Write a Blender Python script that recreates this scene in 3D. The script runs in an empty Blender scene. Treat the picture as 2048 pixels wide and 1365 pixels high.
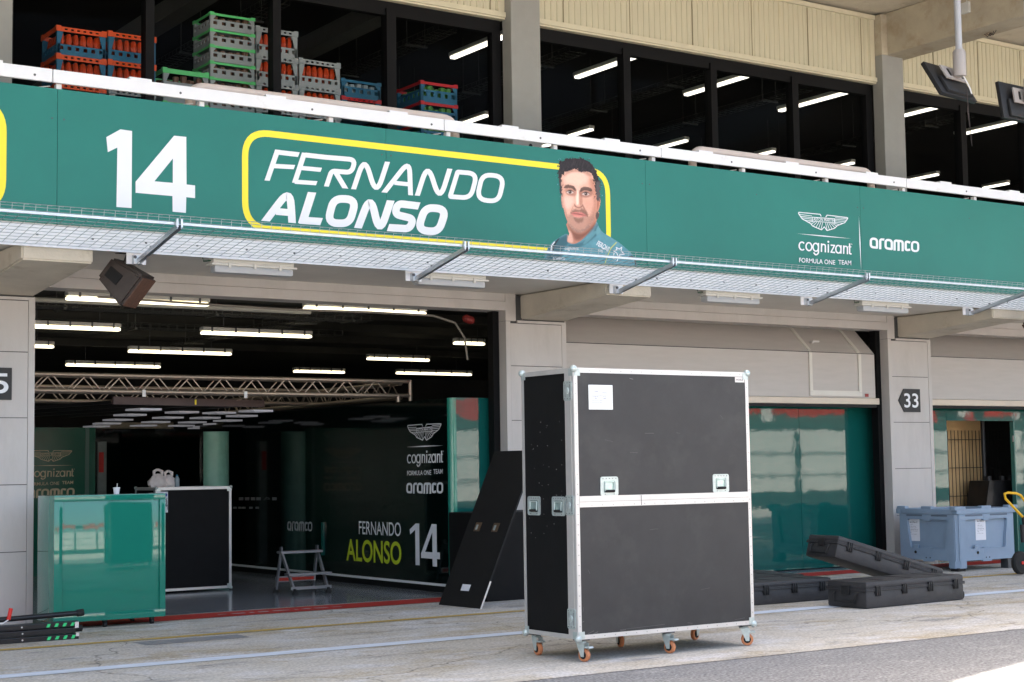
import bpy, bmesh, math, random
from mathutils import Vector, Matrix
from mathutils.geometry import tessellate_polygon
random.seed(7)
S = bpy.context.scene
C = S.collection
R = math.radians

# ------------------------------------------------------------------ camera, sky, sun, exposure
CAM = Vector((0, 0, 1.5))
FPX, YAW, PIT, ROL = 3225.13, R(34.2298), R(4.51818), R(-0.870635)
fw = Vector((math.sin(YAW)*math.cos(PIT), math.cos(YAW)*math.cos(PIT), math.sin(PIT)))
r0 = Vector((math.cos(YAW), -math.sin(YAW), 0)); u0 = r0.cross(fw)
rt = r0*math.cos(ROL)+u0*math.sin(ROL); up = -r0*math.sin(ROL)+u0*math.cos(ROL)
cd = bpy.data.cameras.new('camera'); cam = bpy.data.objects.new('camera', cd); C.objects.link(cam)
cam.matrix_world = Matrix(((rt.x, up.x, -fw.x, CAM.x), (rt.y, up.y, -fw.y, CAM.y), (rt.z, up.z, -fw.z, CAM.z), (0, 0, 0, 1)))
cd.sensor_width = 36; cd.lens = 36*FPX/2048; cd.clip_start = .1; cd.clip_end = 3000
S.camera = cam

SUN_EL = 70
w = bpy.data.worlds.new('World'); S.world = w; w.use_nodes = True
nt = w.node_tree; bg = nt.nodes['Background']
sky = nt.nodes.new('ShaderNodeTexSky'); sky.sky_type = 'NISHITA'; sky.sun_disc = False
sky.sun_elevation = R(SUN_EL); sky.sun_rotation = R(0); sky.air_density = .8; sky.dust_density = 4.5; sky.ozone_density = .6
hz_ = nt.nodes.new('ShaderNodeMix'); hz_.data_type = 'RGBA'; hz_.blend_type = 'MULTIPLY'; hz_.inputs[0].default_value = 1; hz_.inputs[7].default_value = (1.06, 1, .87, 1)   # warm summer haze
nt.links.new(sky.outputs[0], hz_.inputs[6]); nt.links.new(hz_.outputs[2], bg.inputs[0]); bg.inputs[1].default_value = .15
sl = bpy.data.lights.new('sun', 'SUN'); sl.energy = 2.7; sl.angle = R(.5); sl.color = (1, .93, .83)
so = bpy.data.objects.new('sun', sl); C.objects.link(so); so.rotation_euler = (R(-(90-SUN_EL)), 0, R(4)); so.location = (0, 40, 60)
S.view_settings.view_transform = 'Standard'; S.view_settings.look = 'None'
S.view_settings.exposure = 2.55; S.view_settings.gamma = 1
S.render.engine = 'CYCLES'; S.cycles.max_bounces = 8; S.cycles.diffuse_bounces = 5; S.cycles.transparent_max_bounces = 12


def at(x, y, ax, val):
    """point of the real plane (axis ax = val) measured at a photo position"""
    d = fw + rt*((x-1024)/FPX) - up*((y-682.5)/FPX)
    return CAM + d*((val-CAM[ax])/d[ax])

# ------------------------------------------------------------------ materials
MATS = {}
def M(name, rgb, rough=.5, metal=0, var=.12, scale=6, bump=0, bscale=60, stretch=(1, 1, 1), coat=0, spec=.35, emit=0, stain=None, stain_at=(.5, .62), stain_scale=2, ior=1.5):
    if name in MATS: return MATS[name]
    m = bpy.data.materials.new(name); m.use_nodes = True
    n = m.node_tree.nodes; l = m.node_tree.links; b = n['Principled BSDF']
    b.inputs['Base Color'].default_value = (*rgb, 1); b.inputs['Roughness'].default_value = rough
    b.inputs['Metallic'].default_value = metal; b.inputs['Specular IOR Level'].default_value = spec; b.inputs['IOR'].default_value = ior
    if coat: b.inputs['Coat Weight'].default_value = coat; b.inputs['Coat Roughness'].default_value = .03
    if emit:
        b.inputs['Emission Color'].default_value = (*rgb, 1); b.inputs['Emission Strength'].default_value = emit
    if var or bump or stain:
        g = n.new('ShaderNodeNewGeometry'); mp = n.new('ShaderNodeMapping'); mp.inputs['Scale'].default_value = stretch
        l.new(g.outputs['Position'], mp.inputs['Vector'])
    col = None
    if var:
        t = n.new('ShaderNodeTexNoise'); t.inputs['Scale'].default_value = scale; t.inputs['Detail'].default_value = 6; t.inputs['Roughness'].default_value = .62
        l.new(mp.outputs[0], t.inputs['Vector'])
        rp = n.new('ShaderNodeValToRGB'); e = rp.color_ramp.elements
        e[0].position = .3; e[1].position = .7
        e[0].color = (*[max(0, c*(1-var)) for c in rgb], 1); e[1].color = (*[min(1, c*(1+var)) for c in rgb], 1)
        l.new(t.outputs['Fac'], rp.inputs[0]); col = rp.outputs[0]
    if stain:
        t2 = n.new('ShaderNodeTexNoise'); t2.inputs['Scale'].default_value = stain_scale; t2.inputs['Detail'].default_value = 8; t2.inputs['Roughness'].default_value = .7
        l.new(mp.outputs[0], t2.inputs['Vector'])
        r2 = n.new('ShaderNodeMapRange'); r2.inputs[1].default_value, r2.inputs[2].default_value = stain_at
        l.new(t2.outputs['Fac'], r2.inputs[0])
        mx = n.new('ShaderNodeMix'); mx.data_type = 'RGBA'; l.new(r2.outputs[0], mx.inputs[0])
        if col: l.new(col, mx.inputs[6])
        else: mx.inputs[6].default_value = (*rgb, 1)
        mx.inputs[7].default_value = (*stain, 1); col = mx.outputs[2]
    if col: l.new(col, b.inputs['Base Color'])
    if bump:
        t3 = n.new('ShaderNodeTexNoise'); t3.inputs['Scale'].default_value = bscale; t3.inputs['Detail'].default_value = 3
        l.new(mp.outputs[0], t3.inputs['Vector'])
        bp = n.new('ShaderNodeBump'); bp.inputs['Strength'].default_value = bump; bp.inputs['Distance'].default_value = .02
        l.new(t3.outputs['Fac'], bp.inputs['Height']); l.new(bp.outputs[0], b.inputs['Normal'])
        if coat: l.new(bp.outputs[0], b.inputs['Coat Normal'])
    MATS[name] = m; return m

paint_grey = M('grey pillar paint', (.49, .46, .435), .55, var=.05, scale=3, bump=.05, bscale=120, stretch=(1, 1, .3), stain=(.41, .38, .35), stain_at=(.5, .8), stain_scale=2.2)
col_grey = M('upper column paint', (.265, .265, .245), .6, var=.05, scale=4, bump=.06, bscale=90)
seam_m = M('seam dark', (.06, .06, .06), .8, var=0)
concrete = M('cream concrete', (.53, .485, .40), .8, var=.1, scale=2.5, bump=.15, bscale=40, stain=(.34, .29, .21), stain_at=(.56, .75), stain_scale=2.2)
beam_conc = M('weathered concrete', (.40, .355, .27), .85, var=.14, scale=2, bump=.2, bscale=30, stain=(.30, .24, .16), stain_at=(.5, .72), stain_scale=2.6)
soffit_m = M('soffit paint', (.64, .61, .55), .75, var=.05, scale=2)
cream_clad = M('cream cladding', (.50, .465, .335), .55, var=.06, scale=3, stretch=(6, 6, .6), stain=(.45, .38, .22), stain_at=(.58, .75), stain_scale=3)
cream_trim = M('cream trim', (.56, .515, .375), .5, var=.05)
dark_frame = M('dark window frame', (.004, .004, .0045), .6, var=0, spec=.15)
black_room = M('dark room', (.006, .006, .006), .9, var=.3, scale=1)  # darkness of the unlit room is put into this near-black colour
garage_dark = M('garage lining', (.03, .03, .028), .85, var=.3, scale=1)  # dark lining colour carries the garage's lack of light
ceil_dark = M('garage ceiling', (.045, .043, .036), .85, var=.25, scale=1.5)
white_p = M('white paint', (.72, .72, .73), .45, var=.03, scale=6, stain=(.55, .52, .46), stain_at=(.6, .78), stain_scale=3)
strip_white = M('white slab edge', (.72, .72, .72), .6, var=.06, scale=5, stain=(.5, .47, .4), stain_at=(.64, .78), stain_scale=4)
galv = M('galvanised steel', (.55, .58, .62), .38, metal=.85, var=.12, scale=12)
galv_wire = M('galvanised wire', (.42, .46, .47), .45, metal=.6, var=0)
alu = M('aluminium edging', (.60, .585, .57), .42, metal=.6, var=.07, scale=5, stain=(.50, .49, .47), stain_at=(.6, .85), stain_scale=5)
chrome = M('zinc hardware', (.46, .52, .51), .32, metal=.45, var=.1, scale=40)
steel_dk = M('dark steel', (.10, .10, .105), .5, metal=.6, var=.1)
banner_m = M('banner teal', (.012, .160, .126), .30, var=.10, scale=.45, coat=.12, spec=.25, bump=.01, bscale=1.5)
ink_white = M('white lettering', (.74, .75, .78), .4, var=0)
ink_dim = M('pale gold lettering', (.50, .43, .30), .5, var=0)
ink_lime = M('lime lettering', (.52, .62, .03), .4, var=0)
ink_yellow = M('yellow frame ink', (.84, .70, .035), .4, var=0)
ink_black = M('black ink', (.012, .012, .014), .5, var=0)
ink_grey = M('grey print', (.10, .10, .13), .6, var=0)
sign_dark = M('dark sign plate', (.022, .022, .023), .5, var=0)
gloss_green = M('gloss green panel', (.005, .085, .074), .02, var=.04, scale=1, bump=.022, bscale=4, coat=.25, spec=.5)
gloss_black = M('gloss dark green panel', (.0008, .0045, .004), .05, var=0, bump=.008, bscale=4, spec=.5)
part_green = M('partition green', (.006, .085, .055), .15, var=.05)
cabinet_green = M('gloss cabinet green', (.012, .175, .125), .04, var=.04, scale=1, bump=.014, bscale=4, coat=.8)
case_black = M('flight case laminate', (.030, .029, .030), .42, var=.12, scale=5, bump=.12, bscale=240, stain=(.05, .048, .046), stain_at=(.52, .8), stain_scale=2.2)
case_black_shaded = M('flight case laminate shaded black', (.0055, .0055, .006), .6, spec=.16, var=.2, scale=8, bump=.1, bscale=240)  # darker laminate copy: the case side's shade is put into the colour
black_pl = M('black plastic', (.014, .014, .015), .45, var=.2, scale=20, bump=.05, bscale=200)
hard_pl = M('hard case plastic', (.036, .035, .037), .48, var=.2, scale=9, bump=.12, bscale=160, stain=(.075, .072, .07), stain_at=(.6, .82), stain_scale=6)
dark_groove = M('groove black', (.006, .006, .006), .7, var=0)
wheel_or = M('orange castor tread', (.50, .19, .085), .5, var=.12, scale=30)
rubber = M('black rubber', (.012, .012, .012), .75, var=.2, scale=30)
bin_m = M('blue grey plastic', (.215, .285, .375), .48, var=.05, scale=6, bump=.04, bscale=60, stain=(.18, .24, .32), stain_at=(.6, .8), stain_scale=4)
paper = M('paper', (.68, .68, .72), .6, var=.02)
yel_metal = M('yellow powder coat', (.75, .42, .015), .4, var=.06)
red_pl = M('red plastic', (.55, .02, .015), .4, var=.05)
orange_pl = M('orange rack plastic', (.80, .085, .006), .42, var=.06)
orange_cup = M('orange divider plastic', (.55, .05, .006), .4, var=.12)
blue_pl = M('blue rack plastic', (.018, .13, .24), .42, var=.06)
grey_pl = M('grey rack plastic', (.33, .34, .35), .45, var=.06)
green_pl = M('mint rack plastic', (.13, .62, .20), .42, var=.05)
crimson_pl = M('crimson rack plastic', (.55, .008, .012), .42, var=.06)
lime_cup = M('green cup plastic', (.08, .26, .05), .4, var=.1)
brown_cup = M('brown cup', (.17, .08, .05), .45, var=.15)
glass_cup = M('clear cup', (.30, .36, .40), .25, var=.15)
tube_beige = M('beige rail paint', (.62, .53, .48), .5, var=.04)
lamp_white = M('lamp housing white', (.62, .60, .54), .5, var=.04)
lamp_diff = M('lamp diffuser', (.40, .41, .42), .3, var=.03)
spk_m = M('speaker plastic', (.045, .034, .029), .55, var=.2, scale=12)
spk_grille = M('speaker grille', (.095, .048, .032), .6, var=.25, scale=30, bump=.3, bscale=200)
cable_m = M('cable', (.03, .02, .018), .6, var=0)
cable_green = M('green cable', (.01, .06, .03), .6, var=0)
pole_grey = M('pole grey', (.36, .365, .38), .5, var=.04)
mount_grey = M('monitor mount', (.34, .31, .29), .5, var=.06)
led_panel = M('frosted light panel', (.40, .40, .44), .5, var=.03, emit=.045)
rig_bar = M('rig bar', (.075, .048, .045), .5, var=.1)
truss_m = M('truss aluminium', (.40, .33, .27), .4, metal=.7, var=.06)
bag_m = M('carrier bag plastic', (.62, .56, .54), .5, var=.1, scale=20, bump=.4, bscale=30)
bottle_m = M('bottle plastic', (.22, .28, .32), .15, var=.1)
mesh_tan = M('tan board', (.55, .36, .17), .6, var=.12, scale=1.5)
red_wall = M('red hoarding', (.60, .02, .02), .6, var=.1)
grey_wall = M('pit wall paint', (.78, .80, .78), .6, var=.06, scale=1)
lamp_on = M('lit fluorescent tube', (1, .90, .64), .4, var=0, emit=.6)
lamp_on_up = M('lit fluorescent cover', (1, .93, .82), .4, var=0, emit=.6)
skin = M('print skin', (.62, .36, .26), .45, var=.05, scale=12)
skin_dk = M('print skin shade', (.40, .20, .14), .45, var=.05, scale=12)
skin_lt = M('print skin light', (.76, .50, .39), .45, var=.04, scale=12)
hair_m = M('print hair', (.040, .026, .024), .45, var=.5, scale=40)
beard_m = M('print beard', (.27, .16, .115), .45, var=.35, scale=90)
beard_dk = M('print dark beard', (.13, .078, .060), .45, var=.35, scale=90)
lip_m = M('print lips', (.55, .22, .19), .45, var=.05)
eye_w = M('print eye white', (.55, .46, .43), .45, var=0)
suit_m = M('print suit', (.075, .235, .275), .45, var=.14, scale=8)
suit_dk = M('print suit shade', (.035, .12, .15), .45, var=.12, scale=8)

def clear_glass():
    m = bpy.data.materials.new('window glass'); m.use_nodes = True; n = m.node_tree.nodes; l = m.node_tree.links
    n.remove(n['Principled BSDF']); o = n['Material Output']
    t = n.new('ShaderNodeBsdfTransparent'); t.inputs[0].default_value = (.80, .83, .82, 1)
    g = n.new('ShaderNodeBsdfGlossy'); g.inputs['Roughness'].default_value = .02
    f = n.new('ShaderNodeFresnel'); f.inputs[0].default_value = 1.08
    x = n.new('ShaderNodeMixShader'); l.new(f.outputs[0], x.inputs[0]); l.new(t.outputs[0], x.inputs[1]); l.new(g.outputs[0], x.inputs[2]); l.new(x.outputs[0], o.inputs[0])
    return m
glass = clear_glass()

def ground_mat(name, base, streaks, speck=0, rough=.85, cracks=False):
    """weathered surface: worn patches and drag marks stretched along the pit lane"""
    m = bpy.data.materials.new(name); m.use_nodes = True; n = m.node_tree.nodes; l = m.node_tree.links; b = n['Principled BSDF']
    b.inputs['Roughness'].default_value = rough; b.inputs['Specular IOR Level'].default_value = .3
    g = n.new('ShaderNodeNewGeometry'); col = None
    for (rgb, sx, sy, sc, lo, hi, det) in streaks:
        mp = n.new('ShaderNodeMapping'); mp.inputs['Scale'].default_value = (sx, sy, 1); mp.inputs['Location'].default_value = (random.random()*9, random.random()*9, 0)
        l.new(g.outputs['Position'], mp.inputs['Vector'])
        t = n.new('ShaderNodeTexNoise'); t.inputs['Scale'].default_value = sc; t.inputs['Detail'].default_value = det; t.inputs['Roughness'].default_value = .72
        l.new(mp.outputs[0], t.inputs['Vector'])
        r = n.new('ShaderNodeMapRange'); r.inputs[1].default_value = lo; r.inputs[2].default_value = hi; l.new(t.outputs['Fac'], r.inputs[0])
        x = n.new('ShaderNodeMix'); x.data_type = 'RGBA'; l.new(r.outputs[0], x.inputs[0])
        if col: l.new(col, x.inputs[6])
        else: x.inputs[6].default_value = (*base, 1)
        x.inputs[7].default_value = (*rgb, 1); col = x.outputs[2]
    if cracks:
        wn = n.new('ShaderNodeTexNoise'); wn.inputs['Scale'].default_value = 1.6; wn.inputs['Detail'].default_value = 6; l.new(g.outputs['Position'], wn.inputs['Vector'])
        va = n.new('ShaderNodeVectorMath'); va.operation = 'MULTIPLY_ADD'; va.inputs[1].default_value = (.9, .9, 0); l.new(wn.outputs['Color'], va.inputs[0]); l.new(g.outputs['Position'], va.inputs[2])
        vo = n.new('ShaderNodeTexVoronoi'); vo.feature = 'DISTANCE_TO_EDGE'; vo.voronoi_dimensions = '2D'; vo.inputs['Scale'].default_value = .33; l.new(va.outputs[0], vo.inputs['Vector'])
        cr_ = n.new('ShaderNodeMapRange'); cr_.inputs[1].default_value = .0; cr_.inputs[2].default_value = .006; cr_.inputs[3].default_value = .75; cr_.inputs[4].default_value = 0; l.new(vo.outputs['Distance'], cr_.inputs[0])
        cx_ = n.new('ShaderNodeMix'); cx_.data_type = 'RGBA'; l.new(cr_.outputs[0], cx_.inputs[0]); l.new(col, cx_.inputs[6]); cx_.inputs[7].default_value = (.10, .095, .085, 1); col = cx_.outputs[2]
    v = n.new('ShaderNodeTexNoise'); v.inputs['Scale'].default_value = 42; v.inputs['Detail'].default_value = 4; l.new(g.outputs['Position'], v.inputs['Vector'])
    rr = n.new('ShaderNodeMapRange'); rr.inputs[1].default_value = .3; rr.inputs[2].default_value = .7; rr.inputs[3].default_value = 1-speck; rr.inputs[4].default_value = 1+speck
    l.new(v.outputs['Fac'], rr.inputs[0])
    mm = n.new('ShaderNodeMix'); mm.data_type = 'RGBA'; mm.blend_type = 'MULTIPLY'; mm.inputs[0].default_value = 1
    l.new(col, mm.inputs[6]); l.new(rr.outputs[0], mm.inputs[7]); l.new(mm.outputs[2], b.inputs['Base Color'])
    bp = n.new('ShaderNodeBump'); bp.inputs['Strength'].default_value = .5; bp.inputs['Distance'].default_value = .006
    l.new(v.outputs['Fac'], bp.inputs['Height']); l.new(bp.outputs[0], b.inputs['Normal'])
    return m
apron_m = ground_mat('pit apron concrete', (.47, .435, .385), [((.38, .32, .23), .5, 1.0, .9, .48, .64, 6), ((.52, .50, .485), .7, 1.3, 1.7, .5, .60, 8), ((.22, .215, .215), .45, 1.5, 2.0, .55, .68, 10), ((.12, .12, .125), .6, 2.2, 3.6, .60, .70, 10), ((.55, .53, .51), 1, 1.6, 7, .58, .68, 9), ((.19, .185, .18), 1, 1.3, 14, .60, .70, 6)], .30, cracks=True)
asphalt_m = ground_mat('pit lane asphalt', (.21, .207, .207), [((.185, .183, .187), .5, 1.2, 1.2, .42, .62, 8), ((.29, .285, .275), .7, 1.3, 2.3, .54, .68, 9), ((.10, .10, .105), .35, 1.2, 2, .58, .72, 10), ((.30, .30, .30), 1, 1.4, 16, .56, .66, 5), ((.09, .09, .095), 1, 1.4, 18, .56, .66, 5)], .5)
floor_m = M('garage floor paint', (.22, .23, .255), .16, var=.08, scale=1.2, bump=.003, bscale=3, stain=(.13, .12, .10), stain_at=(.55, .75), stain_scale=1.3)
def worn(name, rgb, under, lo, hi):
    return M(name, rgb, .7, var=.12, scale=5, stretch=(.5, 3, 1), stain=under, stain_at=(lo, hi), stain_scale=3)
line_white = worn('worn white paint', (.60, .645, .72), (.42, .40, .37), .56, .72)
line_yellow = worn('worn yellow paint', (.50, .33, .06), (.36, .29, .17), .46, .64)
line_red = worn('worn red paint', (.42, .030, .022), (.20, .04, .03), .56, .74)

# ------------------------------------------------------------------ mesh helpers
ORG = {}
class MB:
    def __init__(s): s.v = []; s.f = []; s.k = 0
    def add(s, vs, fs):
        o = len(s.v); s.v += [tuple(v) for v in vs]; s.f += [tuple(o+i for i in f) for f in fs]; return s
    def box(s, x0, x1, y0, y1, z0, z1, b=0):
        return s.obox(((x0+x1)/2, (y0+y1)/2, (z0+z1)/2), (abs(x1-x0)/2, 0, 0), (0, abs(y1-y0)/2, 0), (0, 0, abs(z1-z0)/2), b)
    def obox(s, c, ax, ay, az, b=0):
        c, ax, ay, az = map(Vector, (c, ax, ay, az)); L = [ax.length, ay.length, az.length]
        if not b:
            vs = [c+ax*i+ay*j+az*k for k in (-1, 1) for j in (-1, 1) for i in (-1, 1)]
            return s.add(vs, [(0, 2, 3, 1), (4, 5, 7, 6), (0, 1, 5, 4), (2, 6, 7, 3), (0, 4, 6, 2), (1, 3, 7, 5)])
        bm = bmesh.new(); bmesh.ops.create_cube(bm, size=2)
        for v in bm.verts: v.co = Vector((v.co.x*L[0], v.co.y*L[1], v.co.z*L[2]))
        bmesh.ops.bevel(bm, geom=bm.edges[:], offset=min(b, min(L)*.95), segments=2, profile=.6, affect='EDGES')
        n = [a/l for a, l in zip((ax, ay, az), L)]
        bm.verts.index_update(); vs = [c+n[0]*v.co.x+n[1]*v.co.y+n[2]*v.co.z for v in bm.verts]
        fs = [[v.index for v in f.verts] for f in bm.faces]; bm.free()
        return s.add(vs, fs)
    def tube(s, pts, r, n=8, closed=False):
        pts = [Vector(p) for p in pts]; N = len(pts); rings = []; prev = None
        for i, p in enumerate(pts):
            a = pts[(i-1) % N] if (closed or i) else p; c = pts[(i+1) % N] if (closed or i < N-1) else p
            t = (c-a).normalized()
            if prev is None:
                q = Vector((0, 0, 1)) if abs(t.z) < .9 else Vector((1, 0, 0)); nn = (q-t*q.dot(t)).normalized()
            else: nn = (prev-t*prev.dot(t)).normalized()
            prev = nn; bb = t.cross(nn); rr = r[i] if isinstance(r, (list, tuple)) else r
            rings.append([p+nn*(rr*math.cos(2*math.pi*k/n))+bb*(rr*math.sin(2*math.pi*k/n)) for k in range(n)])
        vs = [v for q in rings for v in q]; fs = []
        for i in range(N if closed else N-1):
            j = (i+1) % N
            for k in range(n): fs.append((i*n+k, i*n+(k+1) % n, j*n+(k+1) % n, j*n+k))
        if not closed: fs += [tuple(range(n-1, -1, -1)), tuple((N-1)*n+k for k in range(n))]
        return s.add(vs, fs)
    def cyl(s, p0, p1, r, n=14, r2=None): return s.tube([p0, p1], [r, r if r2 is None else r2], n)
    def lathe(s, c, ax, prof, n=18):
        """prof: (radius, height) pairs along axis ax from c"""
        c = Vector(c); a = Vector(ax).normalized(); q = Vector((0, 0, 1)) if abs(a.z) < .9 else Vector((1, 0, 0))
        u = (q-a*q.dot(a)).normalized(); v = a.cross(u); vs = []; fs = []
        for r, h in prof: vs += [c+a*h+u*(r*math.cos(2*math.pi*k/n))+v*(r*math.sin(2*math.pi*k/n)) for k in range(n)]
        for i in range(len(prof)-1):
            for k in range(n): fs.append((i*n+k, i*n+(k+1) % n, (i+1)*n+(k+1) % n, (i+1)*n+k))
        fs += [tuple(range(n-1, -1, -1)), tuple((len(prof)-1)*n+k for k in range(n))]
        return s.add(vs, fs)
    def ball(s, c, r, n=12):
        m = n//2; return s.lathe(Vector(c)-Vector((0, 0, r)), (0, 0, 1), [(max(.0008, r*math.sin(math.pi*i/m)), r-r*math.cos(math.pi*i/m)) for i in range(m+1)], n)
    def flat(s, loops):
        """flat face from an outer loop and holes (3D points)"""
        L = [[Vector(p) for p in lp] for lp in loops]; tri = tessellate_polygon(L)
        return s.add([p for lp in L for p in lp], tri)
    def prism(s, loops, vec):
        L = [[Vector(p) for p in lp] for lp in loops]; vec = Vector(vec); tri = tessellate_polygon(L); flatv = [p for lp in L for p in lp]; N = len(flatv)
        fs = [tuple(t) for t in tri]+[tuple(N+i for i in reversed(t)) for t in tri]; o = 0
        for lp in L:
            for i in range(len(lp)):
                j = (i+1) % len(lp); fs.append((o+i, o+j, N+o+j, N+o+i))
            o += len(lp)
        return s.add(flatv+[p+vec for p in flatv], fs)
    def build(s, name, mat, parent=None, smooth=False, local=False, recalc=True):
        o = Vector((0, 0, 0)) if (parent is None or local) else ORG[parent.name]
        me = bpy.data.meshes.new(name); me.from_pydata([Vector(v)-o for v in s.v], [], s.f)
        if recalc:
            bm = bmesh.new(); bm.from_mesh(me); bmesh.ops.recalc_face_normals(bm, faces=bm.faces[:]); bm.to_mesh(me); bm.free()
        ob = bpy.data.objects.new(name, me); C.objects.link(ob); ORG[ob.name] = o
        if mat: me.materials.append(mat)
        if parent: ob.parent = parent
        if smooth:
            for p in me.polygons: p.use_smooth = True
            me.set_sharp_from_angle(angle=R(38))
        return ob
def tag(o, label=None, cat=None, group=None, kind=None):
    for k, v in (('label', label), ('category', cat), ('group', group), ('kind', kind)):
        if v: o[k] = v
    return o
def thing(name, label, cat, loc=(0, 0, 0), rot=(0, 0, 0), group=None):
    o = bpy.data.objects.new(name, None); C.objects.link(o); o.location = loc; o.rotation_euler = rot; o.empty_display_size = .1
    ORG[o.name] = Vector(loc); return tag(o, label, cat, group)
def part(mb, name, mat, parent, label=None, **k):
    o = mb.build(name, mat, parent, **k)
    if label: o['label'] = label
    return o
def kids(o): return [c for c in bpy.data.objects if c.parent == o]
def dup(root, loc, label=None, rot=None, group=None):
    def cp(o, par):
        c = o.copy(); C.objects.link(c); c.parent = par
        for ch in kids(o): cp(ch, c)
        return c
    c = cp(root, None); c.location = loc; ORG[c.name] = Vector(loc)
    if rot: c.rotation_euler = rot
    if label: c['label'] = label
    if group: c['group'] = group
    return c
B = lambda *a, **k: MB().box(*a, **k)

# ---- 2D lettering -------------------------------------------------
def fillet(pts, r, closed=False, n=7):
    out = []; N = len(pts); P = [Vector((p[0], p[1])) for p in pts]
    for i, p in enumerate(P):
        rr = r[i] if isinstance(r, (list, tuple)) else r
        if (not closed and i in (0, N-1)) or rr <= 0: out.append(p); continue
        a = P[i-1]-p; c = P[(i+1) % N]-p; la, lc = a.length, c.length; a.normalize(); c.normalize()
        ang = math.acos(max(-1, min(1, a.dot(c)))); d = min(rr/math.tan(ang/2), la*.49, lc*.49)
        p0, p1 = p+a*d, p+c*d
        for k in range(n+1):
            t = k/n; out.append(p0*(1-t)**2+p*2*t*(1-t)+p1*t*t)
    return out
def smooth_loop(pts, n=5):
    N = len(pts); out = []; P = [Vector(p) for p in pts]
    for i in range(N):
        a, b, c, d = P[i-1], P[i], P[(i+1) % N], P[(i+2) % N]
        for k in range(n):
            t = k/n; out.append(.5*((2*b)+(c-a)*t+(2*a-5*b+4*c-d)*t*t+(3*b-a-3*c+d)*t**3))
    return out
def stroke(pts, wd, closed=False, cut=None):
    """2D ribbon of width wd; cut = direction the open ends are cut along"""
    P = [Vector((p[0], p[1])) for p in pts]; N = len(P); Lr = []; 
    for i in range(N):
        a = P[(i-1) % N] if (closed or i) else P[0]; c = P[(i+1) % N] if (closed or i < N-1) else P[-1]
        d1 = (P[i]-a); d2 = (c-P[i]); d1 = d1.normalized() if d1.length > 1e-9 else d2.normalized(); d2 = d2.normalized() if d2.length > 1e-9 else d1
        t = (d1+d2); t = t.normalized() if t.length > 1e-6 else d1; nn = Vector((-t.y, t.x)); k = 1/max(.35, nn.dot(Vector((-d1.y, d1.x)))); h = wd/2*k
        off = nn*h
        if cut and not closed and i in (0, N-1):
            cv = Vector(cut[0] if i == 0 else cut[1]).normalized(); dn = abs(cv.dot(nn))
            if dn > .25: off = cv*(wd/2/dn)*(1 if cv.dot(nn) > 0 else -1)
        Lr.append((P[i]+off, P[i]-off))
    vs = [q for p in Lr for q in p]; fs = []
    for i in range(N if closed else N-1):
        j = (i+1) % N; fs.append((2*i, 2*j, 2*j+1, 2*i+1))
    return vs, fs
class Ink:
    """flat lettering in 2D; loops and ribbons collected, each a hair above the last"""
    def __init__(s): s.items = []
    def poly(s, *loops):
        L = [[Vector((p[0], p[1], 0)) for p in lp] for lp in loops]; tri = tessellate_polygon(L)
        s.items.append(([p.to_2d() for lp in L for p in lp], [tuple(t) for t in tri])); return s
    def line(s, pts, wd, closed=False, cut=None): s.items.append(stroke(pts, wd, closed, cut)); return s
    def merge(s, o): s.items += o.items; return s
    def map(s, f):
        k = Ink(); k.items = [([Vector(f(*v)) for v in vs], fs) for vs, fs in s.items]; return k
    def bounds(s):
        X = [v[0] for vs, _ in s.items for v in vs]; Y = [v[1] for vs, _ in s.items for v in vs]; return min(X), min(Y), max(X), max(Y)
    def fit(s, u0, v0, u1, v1):
        a, b, c, d = s.bounds(); return s.map(lambda x, y: (u0+(x-a)/(c-a)*(u1-u0), v0+(y-b)/(d-b)*(v1-v0)))
    def place(s, mb, O, U, V, lift=.002, step=.00012):
        O, U, V = Vector(O), Vector(U), Vector(V); nn = U.cross(V).normalized()
        for i, (vs, fs) in enumerate(s.items):
            h = lift+step*i
            if len(fs) > 1 and all(len(f) == 4 for f in fs):
                for j, f in enumerate(fs): mb.add([O+U*vs[q][0]+V*vs[q][1]+nn*(h+(j % 30)*step*.33) for q in f], [(0, 1, 2, 3)])
            else: mb.add([O+U*v[0]+V*v[1]+nn*h for v in vs], fs)
        return mb
_txt = {}
def text(t, off=0.0, space=1.0):
    """built-in font outline as a flat shape"""
    key = (t, off, space)
    if key not in _txt:
        cu = bpy.data.curves.new('t', 'FONT'); cu.body = t; cu.offset = off; cu.space_character = space; cu.fill_mode = 'BOTH'
        ob = bpy.data.objects.new('t', cu); C.objects.link(ob); dg = bpy.context.evaluated_depsgraph_get(); dg.update()
        me = bpy.data.meshes.new_from_object(ob.evaluated_get(dg))
        _txt[key] = ([v.co.to_2d() for v in me.vertices], [tuple(p.vertices) for p in me.polygons])
        bpy.data.objects.remove(ob); bpy.data.curves.remove(cu); bpy.data.meshes.remove(me)
    k = Ink(); k.items.append(_txt[key]); return k

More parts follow.
